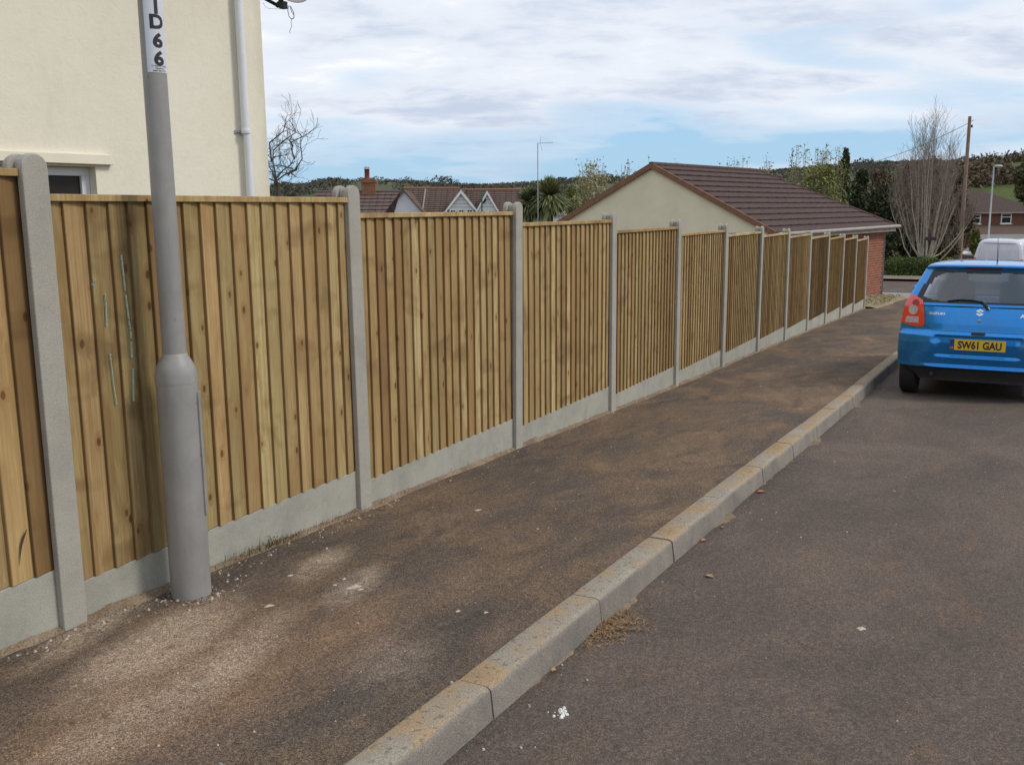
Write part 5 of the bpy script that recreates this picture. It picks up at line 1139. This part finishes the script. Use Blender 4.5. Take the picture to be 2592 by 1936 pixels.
# white panel van ahead of the car
VT = [(.22, .08, 3.9, .74, .10), (.30, .03, 4.1, .80, .10), (.55, .0, 4.2, .83, .11), (.95, .02, 4.15, .83, .11), (1.10, .03, 3.75, .82, .11), (1.15, .035, 3.45, .815, .11), (1.45, .07, 3.05, .76, .11), (1.66, .11, 2.75, .70, .12), (1.74, .15, 2.6, .66, .14), (1.79, .22, 2.5, .58, .16), (1.815, .34, 2.35, .44, .2), (1.825, .6, 2.0, .2, .2)]
def vrelief(y, z):
    return .012*ss((z-.95)/.03)*ss((1.68-(z))/.03)*ss((.62-(z-.95)*.10-abs(y))/.03)
def make_van(name, loc, ang, label, T, pitch=0, roll=0):
    v = empty(name, loc, ang, label, 'van'); v.rotation_euler = (roll, pitch, ang)
    B_ = Body(T, vrelief, 40, 24, 16, 6, .01); b = MB(); rings_mesh(b, B_.loft([.22, .26, .30]+[.33+.03*k for k in range(48)]+[1.79, 1.805, 1.815, 1.825])); bo = b.build('body', M_vanw, v)
    cut_arches(bo, [(.75, .32), (3.35, .32)], .36, [(.52, 1.1), (-1.1, -.52)])
    bo.data.materials.clear(); bo.data.materials.append(M_vanw); wheels(v, (.75, 3.35), .80, .31, .19)
    b = MB(); B_.patch(b, [(.45, -.004, .004), (1.72, -.004, .004)], 1, .002, 0, 20)
    for sg in (-1, 1): B_.patch(b, [(.45, sg*.70, sg*.708), (1.2, sg*.66, sg*.668), (1.62, sg*.60, sg*.608)], 1, .002, 0, 8)
    B_.patch(b, [(1.655, -.6, .6), (1.675, -.58, .58)], 12, .002, 0, 1); b.build('door_seams', plain('seam_grey', (.16, .16, .18), .6), v)
    for sg in (-1, 1):
        b = MB(); w_ = lambda z: lerpT(T, z)[2]; B_.patch(b, [(.62, sg*.73, sg*w_(.62)*.998), (.9, sg*.73, sg*w_(.9)*.998), (1.14, sg*.745, sg*w_(1.14)*.998)], 6, .012); b.build('tail_light', M_redlens, v)
        b = MB(); b.box(2.95, 3.1, min(sg*.84, sg*1.02), max(sg*.84, sg*1.02), 1.0, 1.25); b.build('wing_mirror', M_dark, v, bevel=.03)
        b = MB(); 
        for x0, x1 in ((2.35, 3.05),):
            q = [(x0, 1.12), (3.25, 1.12), (2.98, 1.42), (2.72, 1.60), (x0, 1.60)]; b.add([(x, sg*(w2(T, z)*1.012+.004), z) for x, z in q], [tuple(range(5))])
        b.build('cab_window', M_frit, v)
    b = MB(); b.add([(lerpT(T, z)[1]-.1+(.112 if True else 0), y, z) for y, z in ((-.6, 1.18), (.6, 1.18), (.55, 1.6), (-.55, 1.6))], [(0, 1, 2, 3)]); b.build('windscreen', M_frit, v)
    return v
def w2(T, z): return lerpT(T, z)[2]
vp = at(2524, 640, 35.0); make_van('parked_van', (vp.x, vp.y, gz(vp.x)-.05), R_(-9), 'white panel van with blank rear doors, parked beyond the blue car', VT, 0, R_(1.5))
FT = [(z, a, c, w_*1.04, b_) for z, a, c, w_, b_ in VT]
fp = gp(2547, 84); fv = make_van('distant_van', (fp.x, fp.y, fp.z), yaw+math.pi, 'far white van seen side-on in front of the brick house', FT)
b = MB(); b.box(.12, 1.45, .80, .845, 1.15, 1.55); b.build('rear_side_window', M_frit, fv)
# ------------------------------------------------------------ small ground details
rnd = random.Random(77)
def ground_z(s, t):
    if t < kt(s): return rzz(s, t)
    if t < kt(s)+.125: return pz(s, kt(s))+.001
    return pzz(s, t)
def pebble(b, s, t, r, mi=0, z=None):
    z = ground_z(s, t) if z is None else z; a = rnd.uniform(0, 3); vs = []
    for k in range(5): th = a+6.283*k/5; vs.append((s+r*rnd.uniform(.7, 1.2)*math.cos(th), t+r*rnd.uniform(.6, 1.1)*math.sin(th), z))
    for k in range(5): th = a+.4+6.283*k/5; vs.append((s+r*rnd.uniform(.4, .7)*math.cos(th), t+r*rnd.uniform(.4, .7)*math.sin(th), z+r*rnd.uniform(.5, .9)))
    b.add(vs, [(k, (k+1) % 5, 5+(k+1) % 5, 5+k) for k in range(5)]+[(5, 6, 7, 8, 9)], mi)
b = MB()
for _ in range(900):
    s = rnd.uniform(-2, 1)+abs(rnd.gauss(0, 5)); s = -1.8+(rnd.random()**1.7)*14; q = rnd.random()
    if q < .45: t = rnd.uniform(kt(s)+.13, -.03)
    elif q < .62: t = -.02-abs(rnd.gauss(0, .07))
    elif q < .80: t = kt(s)-abs(rnd.gauss(0, .12))-.01
    else: t = rnd.uniform(-4.5, kt(s))
    pebble(b, s, t, rnd.uniform(.0022, .0055)*(1.6 if rnd.random() < .12 else 1), rnd.choice((0, 0, 1, 2)))
tag(b.build('grit', [plain('pale_grit', (.52, .47, .38), .9, .2, 30), plain('brown_grit', (.16, .11, .08), .9, .2, 30), plain('grey_grit', (.26, .25, .24), .9, .2, 30)]), 'loose grit and small stones scattered over footway and road', 'grit', kind='stuff')
# crumbs of mortar dropped at the lamp foot and along the boards
b = MB()
for _ in range(420):
    q = rnd.random()
    if q < .5: a = rnd.uniform(0, 6.28); r = .085+abs(rnd.gauss(0, .07)); s, t = LX+r*math.cos(a), LY+r*math.sin(a)
    else: s = rnd.uniform(-.5, 2.2); t = -.02-abs(rnd.gauss(0, .05))
    if t > -.012: continue
    pebble(b, s, t, rnd.uniform(.003, .009), rnd.choice((0, 1, 1, 2)))
tag(b.build('mortar_crumbs', [plain('pale_crumb', (.50, .43, .33), .95, .2, 30), plain('earth_crumb', (.14, .09, .055), .95, .3, 30), plain('grey_crumb', (.22, .20, .18), .95, .2, 30)]), 'crumbs of soil and mortar round the lamp column foot', 'crumbs', kind='stuff')
# bank of dirt lying against the gravel boards
b = MB(); vs = []; n = 1400; m = 6
for i in range(n+1):
    s = -2.0+25.5*i/n; wd = .012+.05*max(0, noise.noise(Vector((s*1.7, 0, 0)))+.1)+.016*noise.noise(Vector((s*9, 3, 0))); hh = .014+.022*abs(noise.noise(Vector((s*2.3, 5, 0))))+.008*noise.noise(Vector((s*14, 1, 0)))
    for j in range(m+1):
        f = j/m; t = .026-(wd+.03)*f; vs.append((s, t, pzz(s, min(t, -.0))+hh*(1-f)**1.4-.004*f+.004*noise.noise(Vector((s*40, t*60, 2)))*(1-f)))
b.add(vs, [(i*(m+1)+j, (i+1)*(m+1)+j, (i+1)*(m+1)+j+1, i*(m+1)+j+1) for i in range(n) for j in range(m)], 0, 0, True)
M_dirt = MT('loose_dirt', rough=.95, spec=.1); _v = M_dirt.co(); M_dirt.col(M_dirt.mix(.55, M_dirt.ramp(M_dirt.noise(_v, 5, 6, .7, .4), [(.36, (.11, .075, .05)), (.5, (.24, .165, .11)), (.62, (.36, .28, .19))]), M_dirt.ramp(M_dirt.noise(_v, 130, 3, .7), [(.35, (.06, .045, .035)), (.6, (.34, .26, .18))]))); M_dirt.bump(M_dirt.noise(_v, 90, 4, .7), .006); M_dirt = M_dirt.m
tag(b.build('soil_line', M_dirt, fix=False), 'thin bank of loose soil along the foot of the fence', 'soil', kind='stuff')
# dirt in the channel under the kerb
b = MB(); vs = []; n = 900
for i in range(n+1):
    s = -3+31*i/n; k = max(0, noise.noise(Vector((s*1.9, 9, 0)))-.02+.5*noise.noise(Vector((s*11, 4, 0)))); wd = .006+.11*k; hh = .002+.012*k
    for j in range(5):
        f = j/4; t = kt(s)-.001-wd*f; vs.append((s, t, rzz(s, t)+hh*(1-f)**1.2-.0015*f+.002*noise.noise(Vector((s*50, t*60, 2)))*(1-f)))
b.add(vs, [(i*5+j, (i+1)*5+j, (i+1)*5+j+1, i*5+j+1) for i in range(n) for j in range(4)], 0, 0, True); tag(b.build('channel_dirt', M_dirt, fix=False), 'fine dirt gathered in the channel under the kerb face', 'dirt', kind='stuff')
# dry grass and leaf litter heap below the kerb joint
b = MB(); h0 = ray_ground(1560, 1590, -.05); 
for _ in range(900):
    u = rnd.gauss(0, .13); s = h0.x+u; t = kt(s)-.012-abs(rnd.gauss(0, .055))*(1.4 if u > 0 else 1); z = rzz(s, t)+rnd.uniform(.001, .016)*math.exp(-(u/.14)**2)
    a = rnd.uniform(0, 3.14); ln = rnd.uniform(.004, .018); w_ = rnd.uniform(.0008, .0024); d = Vector((math.cos(a), math.sin(a), rnd.uniform(-.2, .25)))*ln; o = Vector((-math.sin(a), math.cos(a), 0))*w_; p = Vector((s, t, z)); b.add([p-d-o, p+d-o, p+d+o, p-d+o], [(0, 1, 2, 3)], rnd.choice((0, 0, 1)))
tag(b.build('dry_litter', [plain('dry_straw', (.27, .17, .085), .9, .3, 60), plain('dark_moss', (.12, .07, .03), .95, .3, 60)], fix=False), 'small heap of dry grass litter in the channel below a kerb joint', 'litter', kind='stuff')
# single leaves lying in the channel
def leaf(s, t, ln, a, mat, z=None, nm='dead_leaf', label=None):
    z = ground_z(s, t)+.004 if z is None else z; b = MB(); vs = []; n = 7
    for k in range(n):
        f = k/(n-1); w_ = ln*.28*math.sin(math.pi*min(1, f*.96+.02))**.8; x = ln*(f-.5); vs += [(x, -w_, .004*math.sin(f*5)+w_*.5), (x, 0, .003*f), (x, w_, .003+w_*.35)]
    b.add(vs, [(k*3+j, (k+1)*3+j, (k+1)*3+j+1, k*3+j+1) for k in range(n-1) for j in range(2)], 0, 0, True); return tag(b.build(nm, mat, loc=(s, t, z), rz_=a, fix=False), label, 'leaf')
M_leaf = plain('orange_dead_leaf', (.45, .17, .06), .8, .3, 60); M_leaf2 = plain('tan_dead_leaf', (.42, .26, .12), .8, .3, 60)
lvs = [(1534, 1588, .035, M_leaf, 'orange dead leaf on the litter heap below the kerb joint, the lower one'), (1537, 1598, .03, M_leaf2, 'tan curled leaf at the near edge of the litter heap'), (1782, 1371, .045, M_leaf, 'orange leaf by the kerb, left of a second orange leaf pair'), (1925, 1248, .06, M_leaf, 'red orange leaf by the kerb, farthest along the channel'),
       (1828, 1338, .03, M_leaf2, 'brown leaf in the channel beside a kerb joint'), (1403, 1703, .03, M_leaf2, 'pale brown leaf near the kerb, closest to the camera'), (1795, 1462, .05, M_leaf2, 'long tan leaf lying out on the road')]
for px, py, ln, m_, lb in lvs:
    q = ray_ground(px, py, -.05); s, t = q.x, min(q.y, kt(q.x)-.012); leaf(s, t, ln, rnd.uniform(0, 3), m_, label=lb)
# broken white plaster lump on the road
b = MB(); q = ray_ground(1422, 1806, -.05)
for _ in range(26): pebble(b, q.x+rnd.gauss(0, .015), q.y+rnd.gauss(0, .010), rnd.uniform(.002, .008))
tag(b.build('plaster_crumbs', plain('white_plaster', (.78, .77, .73), .9, .05)), 'crushed white plaster lump on the road near the kerb', 'rubble', kind='stuff')
# mortar splashes on the footway
b = MB()
for px, py, r in [(900, 1494, .028), (884, 1502, .018), (912, 1503, .015), (682, 1541, .02), (1210, 1297, .025), (735, 1462, .014), (872, 1476, .012), (848, 1492, .012), (1160, 1572, .012), (1230, 1576, .012), (490, 1755, .006), (2180, 1601, .02)]:
    off = .0 if px < 2000 else -.05; q = ray_ground(px, py, off); vs = [(q.x, q.y, ground_z(q.x, q.y)+.005)]; n = 14; ph = rnd.random()*9
    for k in range(n):
        a = 6.283*k/n; rr = r*(.65+.55*noise.noise(Vector((math.cos(a)*1.6+ph, math.sin(a)*1.6, ph)))+rnd.uniform(-.12, .12)); x, y = q.x+rr*1.5*math.cos(a), q.y+rr*math.sin(a); vs.append((x, y, ground_z(x, y)+.0006))
    b.add(vs, [(0, 1+k, 1+(k+1) % n) for k in range(n)])
tag(b.build('mortar_splashes', plain('pale_mortar', (.46, .41, .32), .95, .2, 60)), 'pale dried mortar splashes on the dusty footway', 'mortar', kind='stuff')
# moss and seedlings growing against the gravel board right of the lamp column
b = MB()
for _ in range(520):
    s = rnd.choice((rnd.gauss(.95, .10), rnd.gauss(1.18, .08), rnd.gauss(1.45, .2), rnd.uniform(.7, 3.6))); base = pzz(s, -.01)+.012; t = rnd.uniform(-.03, .028)
    h = abs(rnd.gauss(0, .022))*(1.5 if abs(s-1.0) < .2 else .7)+.004; p = Vector((s, t, base)); d = Vector((rnd.gauss(0, .4), rnd.gauss(-.2, .3), 1)).normalized()*h; o = Vector((rnd.gauss(0, 1), rnd.gauss(0, 1), 0)).normalized()*.0016
    b.add([p-o, p+o, p+d+o*.4], [(0, 1, 2)]); leafq(b, p+d, rnd.uniform(.002, .0055), rnd)
tag(b.build('moss', leafmat('mossy_weeds', [(.06, .045, .02), (.13, .10, .04), (.17, .14, .06)]), fix=False), 'brown moss and seedlings against the gravel board right of the lamp column', 'moss', kind='stuff')
# sandy patch and weeds at the foot of the brick wall
b = MB(); vs = []; n = 24
for i in range(n+1):
    s = 23.3+6.2*i/n
    for j in range(9):
        f = j/8; t = -.42*math.sin(math.pi*min(1, .1+.9*i/n)*.62)*1.0-.1+(1.9)*f if False else (-.30-.25*i/n)*(1-f)+1.3*f; vs.append((s, t, gz(s)+.045+.02*noise.noise(Vector((s*2, t*2, 0)))+(.05 if f > .3 else 0)-(.045 if j == 0 else 0)))
b.add(vs, [(i*9+j, (i+1)*9+j, (i+1)*9+j+1, i*9+j+1) for i in range(n) for j in range(8)], 0, 0, True); tag(b.build('sandy_verge', plain('sandy_soil', (.30, .24, .15), .95, .3, 8, bump=.02, bscale=60), fix=False), kind='structure')
b = MB()
for _ in range(500):
    s = rnd.uniform(23.6, 29.4); t = rnd.uniform(-.35, .5); z = gz(s)+.07; leafq(b, Vector((s, t, z+rnd.uniform(0, .06))), .03, rnd)
tag(b.build('verge_weeds', leafmat('dry_weeds', [(.14, .12, .05), (.22, .20, .08), (.30, .26, .13)]), fix=False), 'sparse dry weeds at the foot of the brick wall', 'weeds', kind='stuff')
